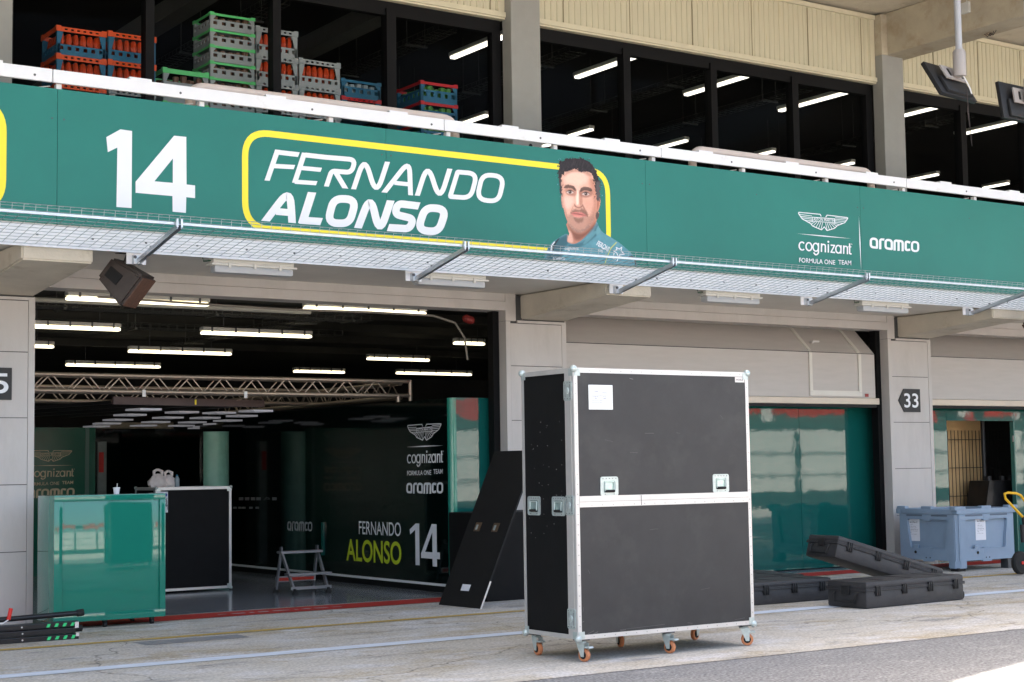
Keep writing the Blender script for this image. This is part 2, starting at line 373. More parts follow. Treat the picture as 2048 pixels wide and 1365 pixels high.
# ================================================================== THE SETTING
YF = 16.3      # front of the garage pillars
YB = 14.5      # edge of the balcony slab
def sheet(x0, x1, y0, y1, z): return MB().add([(x0, y0, z), (x1, y0, z), (x1, y1, z), (x0, y1, z)], [(0, 1, 2, 3)])
tag(sheet(-900, 900, -900, 900, -.02).build('ground', asphalt_m), kind='structure')
tag(sheet(-60, 90, 3.2, 9.52, 0).build('pit_lane', asphalt_m), kind='structure')
tag(sheet(-60, 90, -30, 3.2, -.003).build('road', ground_mat('fast lane concrete', (.44, .43, .41), [((.34, .33, .31), .4, 1.4, 1, .45, .65, 6)], .2)), kind='structure')
ap = MB(); ap.add([(-60, 9.5, .004), (90, 9.5, .004), (90, YF+.05, .004), (-60, YF+.05, .004)], [(0, 1, 2, 3)])
tag(ap.build('pavement', apron_m), kind='structure')
tag(sheet(-8, 31, YF+.052, 34, .005).build('garage_floor', floor_m), kind='structure')
tag(sheet(-60, 90, 12.15, 12.37, .008).build('white_road_line', line_white), kind='structure')
tag(sheet(-60, 90, 14.06, 14.19, .008).build('yellow_road_line', line_yellow), kind='structure')
rl = MB()
rl.add([(-8, 15.72, .009), (31, 15.72, .009), (31, 16.24, .009), (-8, 16.24, .009)], [(0, 1, 2, 3)])
tag(rl.build('red_road_line', line_red), kind='structure')
wv = MB(); t = text('14 SHUT 14').fit(0, 0, 1.25, .2)
wl = Ink()
x = 7.05
for k in range(9):
    wd = [.10, .16, .05, .12, .2, .05, .1, .16, .12][k]; wl.poly([(x, 15.9), (x+wd, 15.9), (x+wd, 15.97), (x, 15.97)]); x += wd+.05
mk = MB()
for vs, fs in wl.items: mk.add([(v[0], v[1], .013) for v in vs], fs)
tag(mk.build('worn_road_marking', worn('worn letter paint', (.55, .5, .5), (.40, .05, .04), .48, .6)), kind='structure')
# drain patch on the apron
tag(sheet(5.35, 6.35, 13.62, 13.95, .007).build('patch_on_pavement', ground_mat('patch concrete', (.22, .22, .225), [((.3, .29, .27), .6, 2, 2, .5, .65, 6)], .15)), kind='structure')

# ================================================================== THE PIT BUILDING
bld = thing('pit_building', 'two storey pit building in grey paint and cream cladding with open garage doorways', 'building')
P0, PER, PW = 4.29, 6.71, .91
PX = [P0-PER, P0, P0+PER, P0+2*PER, P0+3*PER]
zs = [0, .10, .739, 1.412, 2.086, 2.754, 3.28]
for px in PX:
    core = MB().box(px+.012, px+PW-.012, YF+.012, YF+.27, 0, 3.62)
    pil = part(core, 'pillar', seam_m, bld)
    pn = MB()
    for a, b in zip(zs[:-1], zs[1:]):
        pn.box(px+.07, px+PW-.07, YF, YF+.02, a+.004, b-.004)
    pn.box(px, px+.066, YF-.004, YF+.28, 0, 3.30); pn.box(px+PW-.066, px+PW, YF-.004, YF+.28, 0, 3.30)
    pn.box(px, px+.15, YF-.001, YF+.28, 3.305, 3.64)
    pn.box(px+.17, px+PW, YF-.006, YF+.02, 3.285, 3.315)
    part(pn, 'pillar_facing', paint_grey, pil)
    cx = px+.235
    cb = MB().prism([[(cx, YF+.05, 3.33), (cx, YF+.05, 3.63), (cx, 14.58, 3.63), (cx, 14.58, 3.47)]], (.67, 0, 0))
    o = part(cb, 'corbel', concrete, bld)
    bm = bmesh.new(); bm.from_mesh(o.data); bmesh.ops.bevel(bm, geom=bm.edges[:], offset=.014, segments=2, affect='EDGES'); bm.to_mesh(o.data); bm.free()
# doorway lintels, roller heads, jambs
for i in range(len(PX)-1):
    a, b = PX[i]+PW, PX[i+1]
    lt = MB().box(a, b, YF+.01, YF+.3, 3.545, 3.66).box(a+.01, b-.01, YF+.03, YF+.3, 3.535, 3.55).box(a, b, YF, YF+.3, 3.43, 3.54)
    part(lt, 'door_lintel', paint_grey, bld)
    part(B(a+.01, b-.11, YF+.301, YF+.36, 3.437, 3.500), 'roller_rail', M('roller rail steel', (.26, .275, .30), .5, metal=.4, var=.15, scale=8), bld)
    part(B(b-.09, b-.002, YF+.15, YF+.27, 0, 3.43), 'door_jamb', dark_frame, bld)
    part(B(a+.002, a+.05, YF+.2, YF+.27, 0, 3.43), 'door_jamb', dark_frame, bld)
# balcony slab
part(B(-9, 31, YB+.02, 17.2, 3.64, 3.94), 'balcony_slab', soffit_m, bld)
ed = MB().box(-9, 31, YB, YB+.019, 3.61, 3.93)
part(ed, 'slab_edge_strip', strip_white, bld)
bo = MB()
for k in range(60):
    x = 1+k*.52
    bo.cyl((x, YB-.004, 3.69+.012*math.sin(k*2)), (x, YB, 3.69), .011, 8)
part(bo, 'edge_bolts', steel_dk, bld)
# upper columns, cladding, windows
UC = [11.25+PER*k for k in (-2, -1, 0, 1, 2)]
for ux in UC:
    part(B(ux, ux+.45, 16.45, 16.655, 3.94, 7.59, b=.012), 'upper_column', col_grey, bld)
    part(B(ux+.003, ux+.30, 16.453, 16.655, 7.592, 8.21, b=.01), 'column_head', beam_conc, bld)
    o = part(B(ux+.13, ux+.62, 8.5, 16.62, 7.60, 8.24, b=.02), 'roof_beam', beam_conc, bld)
    hl = MB().cyl((ux+.27, 16.447, 5.55), (ux+.27, 16.452, 5.55), .028, 14)
    for d in (-.03, .05): hl.box(ux+.27+d-.012, ux+.27+d+.012, 16.444, 16.452, 5.30, 5.37)
    part(hl, 'column_drain_hole', dark_groove, bld)
for k, ux in enumerate(UC[:-1]):
    x0, x1 = ux+.45, UC[k+1]
    cl = MB(); pts = []; x = x0; d = 0
    while x < x1-.02:
        pts += [(x, 0), (min(x+.062, x1), 0), (min(x+.070, x1), .010), (min(x+.088, x1), .010)]; x += .096
    pts.append((x1, 0)); n = len(pts)
    cl.add([(p[0], 16.60+p[1], 7.25) for p in pts]+[(p[0], 16.60+p[1], 8.21) for p in pts], [(i, i+1, n+i+1, n+i) for i in range(n-1)])
    part(cl, 'cladding', cream_clad, bld)
    x = x0+.85 if k != 2 else x0+.48
    while x < x1-.1: part(B(x-.005, x+.005, 16.594, 16.6, 7.25, 8.13), 'cladding_seam', M('cladding seam', (.20, .17, .10), .8, var=0), bld); x += 1.04 if k != 2 else 1.10
    tr = MB().box(x0-.02, x1-.004, 16.555, 16.66, 7.19, 7.255).box(x0-.02, x1-.004, 16.575, 16.66, 7.165, 7.189).box(x0, x1-.006, 16.56, 16.66, 8.14, 8.205).box(x1-.10, x1-.004, 16.585, 16.66, 7.258, 8.138)
    part(tr, 'cladding_trim', cream_trim, bld)
    xa = x0+.02; xb = x1-.02
    wf = MB().box(xa, xb, 16.67, 16.76, 7.00, 7.16).box(xb-.13, xb, 16.66, 16.77, 3.95, 6.998).box(xa, xa+.05, 16.66, 16.77, 3.95, 6.998).box(xa, xb, 16.67, 16.76, 3.95, 4.3)
    fr = part(wf, 'window_frame', dark_frame, bld)
    if k == 1: xs = [(6.51, 6.61), (8.05, 8.15), (9.56, 9.69)]
    else: xs = [(x1-17.96+a, x1-17.96+b) for a, b in ((13.19, 13.31), (14.73, 14.84), (16.28, 16.40))]
    for a, b in xs: part(B(a, b, 16.64, 16.78, 4.3, 7.08), 'mullion', dark_frame, fr)
    part(MB().add([(xa, 16.72, 4.3), (xb, 16.72, 4.3), (xb, 16.72, 7.0), (xa, 16.72, 7.0)], [(0, 1, 2, 3)]), 'window_pane', glass, fr)
    part(B(x0, x1, 16.68, 16.95, 7.16, 8.2), 'window_head', black_room, bld)
# roof canopy, floors and linings
part(MB().prism([[(-14, 36, 8.245), (-14, 9.4, 8.245), (4, 9.4, 8.245), (8, 10.58, 8.245), (12, 11.8, 8.245), (23, 11.8, 8.245), (25.5, 2.5, 8.245), (60, 2.5, 8.245), (60, 36, 8.245)]], (0, 0, .455)), 'roof_canopy_with_shade_wing', concrete, bld)  # slanted front edge and right wing are added, unseen, to shape the ground shade
ul = MB().box(-9, 31, 17.2, 34, 3.90, 3.941).box(-9, 31, 33, 33.2, 3.942, 8.0).box(-9, 31, 16.96, 33.2, 7.98, 8.20).box(-9, -8.8, 16.9, 33, 3.95, 7.97).box(30.8, 31, 16.9, 33, 3.95, 7.97)
part(ul, 'upper_room_lining', black_room, bld)
gl = MB().box(-9, 31, 34, 34.2, 0, 3.9).box(-9, -8.8, 16.95, 34, 0, 3.7).box(30.8, 31, 16.95, 34, 0, 3.7)
part(gl, 'garage_wall_lining', garage_dark, bld)
part(B(-9, 31, 17.21, 34, 3.72, 3.88), 'garage_ceiling', ceil_dark, bld)
for y in (17.9, 19.6, 21.4, 23.4, 25.6): part(B(-8, 30, y, y+.16, 3.60, 3.718), 'ceiling_rib', ceil_dark, bld)
# sectional doors of the closed bays (folded down to 2.35 m)
for i, (a, b) in enumerate(((PX[2]+PW, PX[3]), (PX[3]+PW, PX[4]))):
    d = thing('sectional_door', ['grey sectional garage door half raised, with a framed wicket door, above the green glass wall', 'grey sectional garage door half raised beside the number 33 pillar, above the open green doorway'][i], 'garage door', (0, 0, 0))
    xa, xb = a+.03, b-.16
    lo = MB().box(xa, xb, YF+.12, YF+.165, 2.44, 3.075)
    part(lo, 'lower_section', M('door panel paint', (.46, .425, .395), .5, var=.04, scale=2, stretch=(1, 1, 8)), d)
    hi = MB().prism([[(xa, YF+.125, 3.085), (xa, YF+.165, 3.085), (xa, YF+.60, 3.50), (xa, YF+.56, 3.52)]], (xb-xa, 0, 0))
    part(hi, 'upper_section', MATS['door panel paint'], d)
    part(B(xa, xb, YF+.128, YF+.15, 3.074, 3.086), 'section_seam', dark_groove, d)
    br = MB().box(xa-.02, xb+.05, YF+.09, YF+.17, 2.345, 2.435, b=.01)
    part(br, 'bottom_bar', M('door bar paint', (.60, .52, .42), .5, var=.04), d)
    part(B(xa, xb, YF+.10, YF+.16, 2.30, 2.343), 'bottom_seal', rubber, d)
    if i == 0:
        wk = MB(); c = .028
        for x in (16.25, 17.23): wk.box(x-c, x+c, YF+.10, YF+.119, 2.515, 3.07)
        wk.box(16.25-c, 17.23+c, YF+.10, YF+.119, 2.46, 2.512); wk.box(16.225+c*2, 17.23-c, YF+.104, YF+.119, 2.513, 2.535)
        for x in (16.25, 17.23): wk.obox((x, YF+.335, 3.30), (c, 0, 0), (0, .21, .205), (0, -.010, .010))
        part(wk, 'wicket_frame', M('door trim paint', (.62, .59, .53), .45, var=.03), d)
        part(MB().box(16.37, 16.40, YF+.18, YF+.24, 3.21, 3.24).box(16.37, 16.50, YF+.17, YF+.20, 3.225, 3.245), 'door_handle', alu, d)
        part(B(17.33, 17.40, YF+.112, YF+.119, 2.455, 2.50), 'warning_label', M('label red', (.25, .03, .03), .5, var=0), d)

# ================================================================== NUMBER SIGNS
def number_sign(loops, txt, box, label):
    s = thing('number_sign', label, 'sign', (loops[0][0], YF-.004, loops[0][1]))
    part(MB().prism([[(p[0], YF-.004, p[1]) for p in loops]], (0, -.012, 0)), 'sign_plate', sign_dark, s)
    part(text(txt, .012).fit(*box).place(MB(), (0, YF-.016, 0), (1, 0, 0), (0, 0, 1)), 'number', ink_white, s)
number_sign([(17.885, 2.405), (18.0, 2.575), (18.345, 2.575), (18.345, 2.235), (18.0, 2.235)], '33', (18.0, 2.30, 18.30, 2.51), 'dark arrow shaped sign reading 33 on the right pillar')
number_sign([(4.50, 2.59), (4.965, 2.59), (4.965, 2.265), (4.50, 2.265)], '35', (4.60, 2.33, 4.93, 2.535), 'dark square number sign on the left pillar, cut by the frame')

# ================================================================== BANNER
ban = thing('banner', 'long teal team banner with driver name and portrait along the balcony front', 'banner', (10, YB-.03, 4.4))
YP = YB-.03
seams = [-2.2, 4.81, 8.29, 11.76, 15.30, 18.85, 31]
for a, b in zip(seams[:-1], seams[1:]): part(B(a+.002, b-.002, YP, YP+.028, 3.80, 5.06), 'banner_panel', banner_m, ban)
def bp(x, y):
    q = at(x, y, 1, YP); return q.x, q.z
def crop(ox, oy, s): return lambda x, y: bp(ox+x/s, oy+y/s)
BO, BU, BV = (0, YP, 0), (1, 0, 0), (0, 0, 1)
one = [(212.5, 274.8), (240.6, 259.2), (263.9, 262.5), (263, 416.75), (232.7, 414.5), (234.6, 295.6), (215.5, 304.9)]
four = [(271, 364), (348, 271.9), (372.4, 274.3), (373.0, 369.5), (389.9, 371.4), (389.9, 396.8), (372.4, 394.9), (371.6, 426.3), (345, 423.9), (344.8, 392.7), (271, 386.1)]
four_h = [(308.7, 363.1), (345.6, 317.5), (345.4, 366.3)]
NUM = Ink().poly(one).poly(four, four_h).map(bp)
part(NUM.place(MB(), BO, BU, BV), 'number', ink_white, ban)
# name lettering, drawn as ribbons
def outline_name():
    k = Ink(); H = (1, .09); G = (.36, -1); w = 35
    def L(p, r=0, c=None, wd=w, closed=False): k.line(fillet(p, r, closed), wd, closed, c)
    L([(312, 183), (234, 409)], 0, (H, H), 37); L([(320, 202), (466, 219)], 0, (G, G)); L([(290, 302), (434, 310)], 0, (G, G), 32)
    L([(508, 205), (435, 425)], 0, (H, H), 37); L([(510, 221), (660, 238)], 0, (G, G)); L([(480, 316), (630, 330)], 0, (G, G), 31); L([(440, 417), (597, 428)], 0, (G, G), 31)
    L([(660, 238), (880, 256), (850, 350), (705, 338), (667, 452)], [0, 55, 50, 34, 0], (G, H)); L([(735, 348), (806, 466)], 0, (H, H), 36)
    L([(866, 472), (946, 232), (1032, 520), (1114, 271)], 42, (H, H), 36)
    L([(1090, 496), (1274, 262), (1283, 516)], 34, (H, H), 35); L([(1165, 425), (1280, 437)], 0, (H, H), 30)
    L([(1332, 519), (1408, 282), (1496, 560), (1570, 322)], 42, (H, H), 36)
    L([(1627, 346), (1770, 357), (1722, 536), (1572, 526)], [8, 75, 75, 8], None, 34, True)
    L([(1808, 364), (1968, 378), (1925, 562), (1766, 548)], 72, None, 34, True)
    return k
def bold_name():
    k = Ink(); H = (1, .09); G = (.36, -1)
    def L(p, r=0, c=None, wd=56, closed=False): k.line(fillet(p, r, closed), wd, closed, c)
    L([(222, 705), (402, 468), (417, 718)], 52, (H, H), 55); L([(300, 634), (412, 644)], 0, (H, H), 50)
    L([(563, 494), (490, 722)], 0, (H, H), 60); L([(478, 698), (632, 709)], 0, (G, G), 54)
    L([(722, 541), (886, 545), (836, 722), (674, 720)], 78, None, 56, True)
    L([(898, 757), (990, 512), (1056, 800), (1138, 554)], 50, (H, H), 55)
    L([(1346, 595), (1188, 576), (1168, 655), (1304, 688), (1276, 762), (1118, 752)], [0, 55, 48, 48, 60, 0], (G, G), 54)
    L([(1390, 606), (1545, 616), (1488, 784), (1334, 772)], 78, None, 56, True)
    return k
cr2 = crop(470, 250, 3.657)
part(outline_name().map(cr2).place(MB(), BO, BU, BV), 'first_name_lettering', ink_white, ban)
part(bold_name().map(cr2).place(MB(), BO, BU, BV), 'surname_lettering', ink_white, ban)
# yellow rounded frame
fx0, fx1, fz0, fz1 = 6.69, 11.20, 3.905, 4.865
fr = fillet([(fx0, fz0), (fx0, fz1), (fx1, fz1), (fx1, fz0)], .26, True, 9)
part(Ink().line(fr, .066, True).place(MB(), BO, BU, BV, .0012), 'yellow_frame', ink_yellow, ban)
fr2 = fillet([(0.2, fz0), (0.2, fz1), (4.31, fz1), (4.31, fz0)], .26, True, 9)
part(Ink().line(fr2, .066, True).place(MB(), BO, BU, BV, .0012), 'yellow_frame', ink_yellow, ban)
# printed portrait
pc0 = crop(1080, 300, 5.25)
def pc(x, y):
    q = pc0(x, y); return q[0], max(q[1], 3.803)
import numpy as np
def sdf(poly, X, Y):
    P = np.array(smooth_pts(poly)); d = np.full(X.shape, 1e9); ins = np.zeros(X.shape, bool); N = len(P)
    for i in range(N):
        ax_, ay_ = P[i]; bx2, by2 = P[(i+1) % N]; ex2, ey2 = bx2-ax_, by2-ay_
        t = np.clip(((X-ax_)*ex2+(Y-ay_)*ey2)/max(1e-6, ex2*ex2+ey2*ey2), 0, 1)
        d = np.minimum(d, np.hypot(X-ax_-t*ex2, Y-ay_-t*ey2))
        c = (ay_ > Y) != (by2 > Y); xx = ax_+(Y-ay_)/(by2-ay_ if abs(by2-ay_) > 1e-9 else 1e-9)*ex2; ins ^= c & (X < xx)
    return np.where(ins, -d, d)
def smooth_pts(p): return [(q.x, q.y) for q in smooth_loop([Vector(a) for a in p], 3)]
rng = np.random.default_rng(4)
def vnoise(X, Y, sx, sy):
    g = rng.random((int(1400/sy)+3, int(2400/sx)+3)); u, v = np.abs(X)/sx, np.abs(Y)/sy; i, j = u.astype(int), v.astype(int); a, b = u-i, v-j
    a, b = a*a*(3-2*a), b*b*(3-2*b)
    return g[j, i]*(1-a)*(1-b)+g[j, i+1]*a*(1-b)+g[j+1, i]*(1-a)*b+g[j+1, i+1]*a*b
xs_, ys_ = np.arange(36, 1020, 4.5), np.arange(56, 1294, 4.5); GX, GY = np.meshgrid(xs_, ys_)
lin = lambda c: (np.array(c)/255.)**2.2*.92
RGB = np.zeros(GX.shape+(3,)); RGB[:] = lin((96, 150, 162))
nf = vnoise(GX, GY, 9, 9)-.5; nb = vnoise(GX, GY, 26, 26)-.5; nh = vnoise(GX+GY*.35, GY, 8, 34)-.5; nh2 = vnoise(GX-GY*.5+700, GY, 7, 26)-.5
def lay(poly, c, blur, op=1., wob=0):
    d = sdf(poly, GX, GY)+wob; a = np.clip(.5-d/(2*blur), 0, 1); a = a*a*(3-2*a)*op
    RGB[:] = RGB*(1-a[..., None])+lin(c)*a[..., None]; return d
SUIT = [(40, 1292), (62, 1080), (110, 985), (190, 925), (285, 880), (330, 985), (440, 940), (540, 810), (590, 752), (640, 848), (720, 905), (830, 975), (950, 1080), (1000, 1160), (1015, 1292), (520, 1296)]
dS = sdf(SUIT, GX, GY)
RGB *= (1+.25*nb+.1*nf)[..., None]
lay([(62, 1200), (70, 1060), (130, 985), (200, 925), (290, 890), (300, 985), (250, 1040), (230, 1120), (150, 1290), (50, 1290)], (52, 88, 98), 26, .85)
lay([(600, 780), (640, 850), (560, 930), (470, 1000), (330, 1040), (300, 1000), (440, 970), (540, 890)], (58, 100, 112), 14, .8)
lay([(610, 800), (640, 850), (600, 900), (585, 860)], (112, 165, 172), 10, .8)
lay([(560, 860), (585, 880), (480, 985), (455, 975)], (104, 156, 164), 8, .7)
lay([(330, 1100), (520, 1060), (640, 1100), (560, 1180), (380, 1190)], (104, 158, 168), 40, .5)
lay([(165, 960), (204, 930), (152, 1010), (132, 1085), (112, 1080)], (40, 34, 40), 4); lay([(890, 1140), (965, 1110), (1010, 1170), (1000, 1240), (985, 1150), (940, 1130)], (44, 30, 36), 4)
lay([(700, 920), (760, 960), (730, 1060), (690, 1180), (660, 1240), (690, 1060)], (92, 146, 154), 20, .6)
dN = lay([(290, 740), (600, 640), (592, 752), (540, 830), (440, 945), (360, 988), (300, 975), (283, 950), (302, 880)], (176, 122, 104), 3)
lay([(300, 790), (360, 860), (440, 875), (520, 820), (580, 760), (560, 830), (450, 930), (380, 950), (340, 900)], (112, 70, 58), 22, .85)
lay([(296, 850), (330, 880), (345, 970), (300, 970), (286, 940)], (214, 168, 152), 12, .8)
dE = lay([(580, 540), (610, 500), (634, 520), (630, 590), (605, 655), (578, 655)], (188, 130, 110), 4); lay([(592, 545), (612, 530), (616, 580), (598, 630)], (140, 86, 72), 8, .8)
dE2 = lay([(216, 480), (234, 500), (246, 608), (228, 600)], (196, 146, 130), 4)
dU = lay([(196, 320), (196, 200), (240, 120), (340, 92), (460, 100), (550, 160), (600, 260), (622, 360), (622, 510), (590, 530), (300, 420), (222, 470)], (60, 48, 48), 3)
FACE = [(216, 300), (220, 420), (236, 560), (250, 650), (272, 725), (312, 800), (365, 848), (430, 862), (500, 815), (556, 745), (588, 650), (598, 500), (580, 340), (545, 255), (440, 205), (320, 200), (245, 240)]
dF = lay(FACE, (208, 160, 143), 3)
lay([(520, 300), (585, 340), (604, 500), (592, 650), (540, 770), (500, 780), (540, 660), (556, 520), (530, 400)], (172, 114, 94), 34, .8)
lay([(226, 330), (244, 330), (258, 560), (290, 720), (262, 690), (236, 560)], (178, 128, 112), 12, .6)
lay([(255, 290), (300, 240), (400, 225), (480, 250), (500, 320), (440, 370), (390, 390), (330, 365), (270, 350)], (226, 186, 170), 34, .85)
lay([(300, 215), (440, 210), (540, 260), (520, 280), (430, 238), (320, 240), (250, 280)], (150, 104, 90), 16, .6)
lay([(372, 400), (420, 410), (416, 540), (376, 560)], (222, 178, 162), 12, .8); lay([(384, 440), (402, 440), (404, 560), (380, 570)], (240, 206, 192), 7, .8)
lay([(412, 430), (436, 470), (446, 560), (420, 590), (408, 520)], (168, 114, 96), 9, .75)
lay([(358, 566), (362, 596), (400, 614), (440, 604), (450, 572), (430, 592), (404, 600), (378, 592)], (128, 78, 66), 7, .85)
lay([(262, 412), (350, 402), (384, 440), (366, 486), (300, 476), (268, 452)], (150, 102, 88), 14, .7); lay([(414, 430), (540, 426), (544, 480), (480, 502), (428, 490)], (140, 92, 78), 14, .7)
lay([(252, 500), (340, 500), (344, 560), (300, 620), (262, 590)], (228, 188, 174), 26, .75); lay([(462, 530), (540, 530), (556, 590), (520, 640), (476, 604)], (206, 152, 134), 22, .8)
lay([(444, 590), (456, 588), (500, 680), (492, 706)], (132, 82, 68), 6, .75); lay([(350, 590), (340, 600), (316, 660), (330, 650)], (160, 108, 94), 6, .6)
lay([(250, 640), (280, 690), (324, 664), (360, 626), (430, 616), (482, 644), (502, 692), (540, 690), (590, 640), (574, 724), (540, 776), (500, 822), (430, 868), (365, 856), (310, 808), (270, 735)], (158, 118, 104), 24, .72, 14*nf)
lay([(300, 780), (370, 830), (440, 838), (510, 790), (560, 720), (520, 810), (432, 868), (362, 856)], (132, 106, 98), 18, .65, 16*nf)
lay([(318, 664), (362, 624), (405, 634), (440, 620), (482, 650), (500, 702), (472, 690), (430, 654), (380, 652), (335, 674)], (112, 78, 68), 11, .72, 10*nf)
lay([(356, 714), (410, 722), (456, 712), (446, 752), (400, 766), (366, 746)], (110, 80, 70), 14, .7, 10*nf)
lay([(326, 668), (372, 652), (400, 660), (432, 656), (470, 680), (490, 694), (440, 702), (380, 700), (345, 688)], (188, 112, 106), 4, .95); lay([(352, 690), (440, 696), (420, 712), (370, 708)], (206, 136, 126), 5, .8)
lay([(328, 668), (400, 671), (490, 693), (400, 680)], (104, 56, 54), 3, .9)
for cx_, cy_, l, r, u_ in ((314, 446, 276, 352, 428), (480, 465, 438, 518, 447)):
    lay([(l, cy_), ((l+cx_)/2, u_+4), (cx_, u_), ((r+cx_)/2, u_+6), (r, cy_+2), ((r+cx_)/2, cy_+14), (cx_, cy_+17), ((l+cx_)/2, cy_+13)], (196, 178, 172), 4, .95)
    lay([(cx_+17*math.cos(a*.785), cy_-1+17*math.sin(a*.785)) for a in range(8)], (60, 42, 38), 4, .95)
    lay([(l-6, cy_), ((l+cx_)/2, u_-2), (cx_, u_-7), ((r+cx_)/2, u_-1), (r+6, cy_+2), ((r+cx_)/2, u_+8), (cx_, u_+3), ((l+cx_)/2, u_+8)], (56, 38, 36), 4, .95)
    lay([(cx_-5+3*math.cos(a*1.57), cy_-6+3*math.sin(a*1.57)) for a in range(4)], (235, 230, 228), 3, .8)
    lay([(l, cy_+16), (cx_, cy_+26), (r, cy_+18), (cx_, cy_+36)], (158, 108, 94), 8, .6)
lay([(246, 394), (268, 372), (310, 368), (354, 382), (376, 420), (368, 434), (335, 408), (290, 402), (254, 406)], (66, 48, 44), 6, .88, 8*nf); lay([(416, 430), (430, 402), (470, 390), (520, 398), (548, 424), (538, 438), (500, 430), (460, 426), (428, 442)], (66, 48, 44), 6, .88, 8*nf)
skm = ((dF < 0) | (dN < 0) | (dE < 0)); RGB[skm] = np.clip(RGB[skm]*(1.24*np.array((1.04, 1.0, .95)))*(1+.10*nf)[skm][:, None], 0, .9)
HAIR = [(190, 300), (184, 240), (198, 205), (188, 150), (214, 108), (250, 112), (262, 86), (310, 92), (340, 74), (392, 84), (430, 66), (470, 92), (510, 98), (530, 130), (560, 160), (572, 200), (604, 240), (612, 290), (636, 340), (632, 430), (626, 520), (592, 540), (582, 440), (566, 340), (548, 262), (500, 234), (430, 236), (390, 212), (350, 206), (320, 222), (262, 236), (238, 272), (222, 330), (230, 470), (216, 470), (204, 400)]
wobh = 24*nf+18*nh+10*nh2
dH = lay(HAIR, (44, 37, 39), 5, 1, wobh); dH2 = lay([(582, 690), (600, 648), (622, 690), (602, 736), (588, 720)], (92, 76, 72), 5, 1, 6*nf)
hm = (dH+wobh) < 2; k_ = np.clip(1+2.2*np.maximum(nh, nh2)*np.maximum(nh, nh2)*6*.4+1.1*nh, .35, 3.2); RGB[hm] *= k_[hm][:, None]
lay([(590, 340), (630, 350), (628, 520), (598, 530), (588, 440)], (112, 104, 104), 14, .55, 10*nf); lay([(196, 300), (224, 330), (228, 460), (212, 460)], (96, 88, 88), 8, .4, 8*nf)
inside = np.minimum.reduce([dS, dU, dN, dE, dE2, dF, dH+wobh, dH2]) < 0
ny, nx = GX.shape; pv_ = []; zz_ = []
for j in range(ny):
    for i in range(nx):
        q = pc(GX[j, i], GY[j, i]); pv_.append((q[0], YP-.0030, q[1]))
fc_ = [(j*nx+i, (j+1)*nx+i, (j+1)*nx+i+1, j*nx+i+1) for j in range(ny-1) for i in range(nx-1) if inside[j, i] and inside[j+1, i+1] and inside[j+1, i] and pv_[j*nx+i][2] > 3.804]
used = sorted({q for f in fc_ for q in f}); mp_ = {q: n_ for n_, q in enumerate(used)}
pm_ = MB(); pm_.v = [pv_[q] for q in used]; pm_.f = [tuple(mp_[q] for q in f) for f in fc_]
print_m = bpy.data.materials.new('portrait print'); print_m.use_nodes = True; nd_ = print_m.node_tree.nodes; at_ = nd_.new('ShaderNodeAttribute'); at_.attribute_name = 'print'
print_m.node_tree.links.new(at_.outputs['Color'], nd_['Principled BSDF'].inputs['Base Color']); nd_['Principled BSDF'].inputs['Roughness'].default_value = .45; nd_['Principled BSDF'].inputs['Specular IOR Level'].default_value = .3
por = part(pm_, 'portrait', print_m, ban, recalc=False)
ca_ = por.data.color_attributes.new('print', 'FLOAT_COLOR', 'POINT'); fl = RGB.reshape(-1, 3)[used]
ca_.data.foreach_set('color', np.clip(np.hstack([fl, np.ones((len(fl), 1))]), 0, 1).astype(np.float32).ravel())
sp = Ink()
sp.line([(802, 972), (745, 1030), (705, 1120), (680, 1250)], 9)
part(sp.map(pc).place(MB(), BO, BU, BV, .0040), 'piping', M('print lime', (.55, .58, .12), .45, var=0), por)
stx = Ink()
stx.line([(152, 965), (118, 1010), (112, 1085)], 11)
stx.line(fillet([(820, 1120), (800, 1080), (768, 1062), (806, 1050), (796, 1024), (830, 1044), (856, 1022), (848, 1062), (884, 1098), (836, 1102), (800, 1180)], 2), 9)
stx.line([(775, 1085), (762, 1140), (792, 1150)], 9)
stx.merge(text('cognizant', .01).fit(256, 1064, 404, 1020))
def tilt(k, cx, cy, a): 
    ca, sa = math.cos(a), math.sin(a)
    return k.map(lambda x, y: (cx+(x-cx)*ca-(y-cy)*sa, cy+(x-cx)*sa+(y-cy)*ca))
stx.merge(tilt(text('PERONI', .015).fit(600, 1006, 740, 950), 600, 975, .52)).merge(tilt(text('0.0%', .015).fit(610, 1062, 665, 1036), 610, 1045, .45))
stx.line([(590, 990), (720, 1066)], 5)
stx.poly([(410, 1160), (470, 1180), (600, 1215), (590, 1240), (470, 1225)]).merge(text('aramco', .01).fit(130, 1160, 260, 1132))
part(stx.map(pc).place(MB(), BO, BU, BV, .0044), 'suit_lettering', ink_white, por)

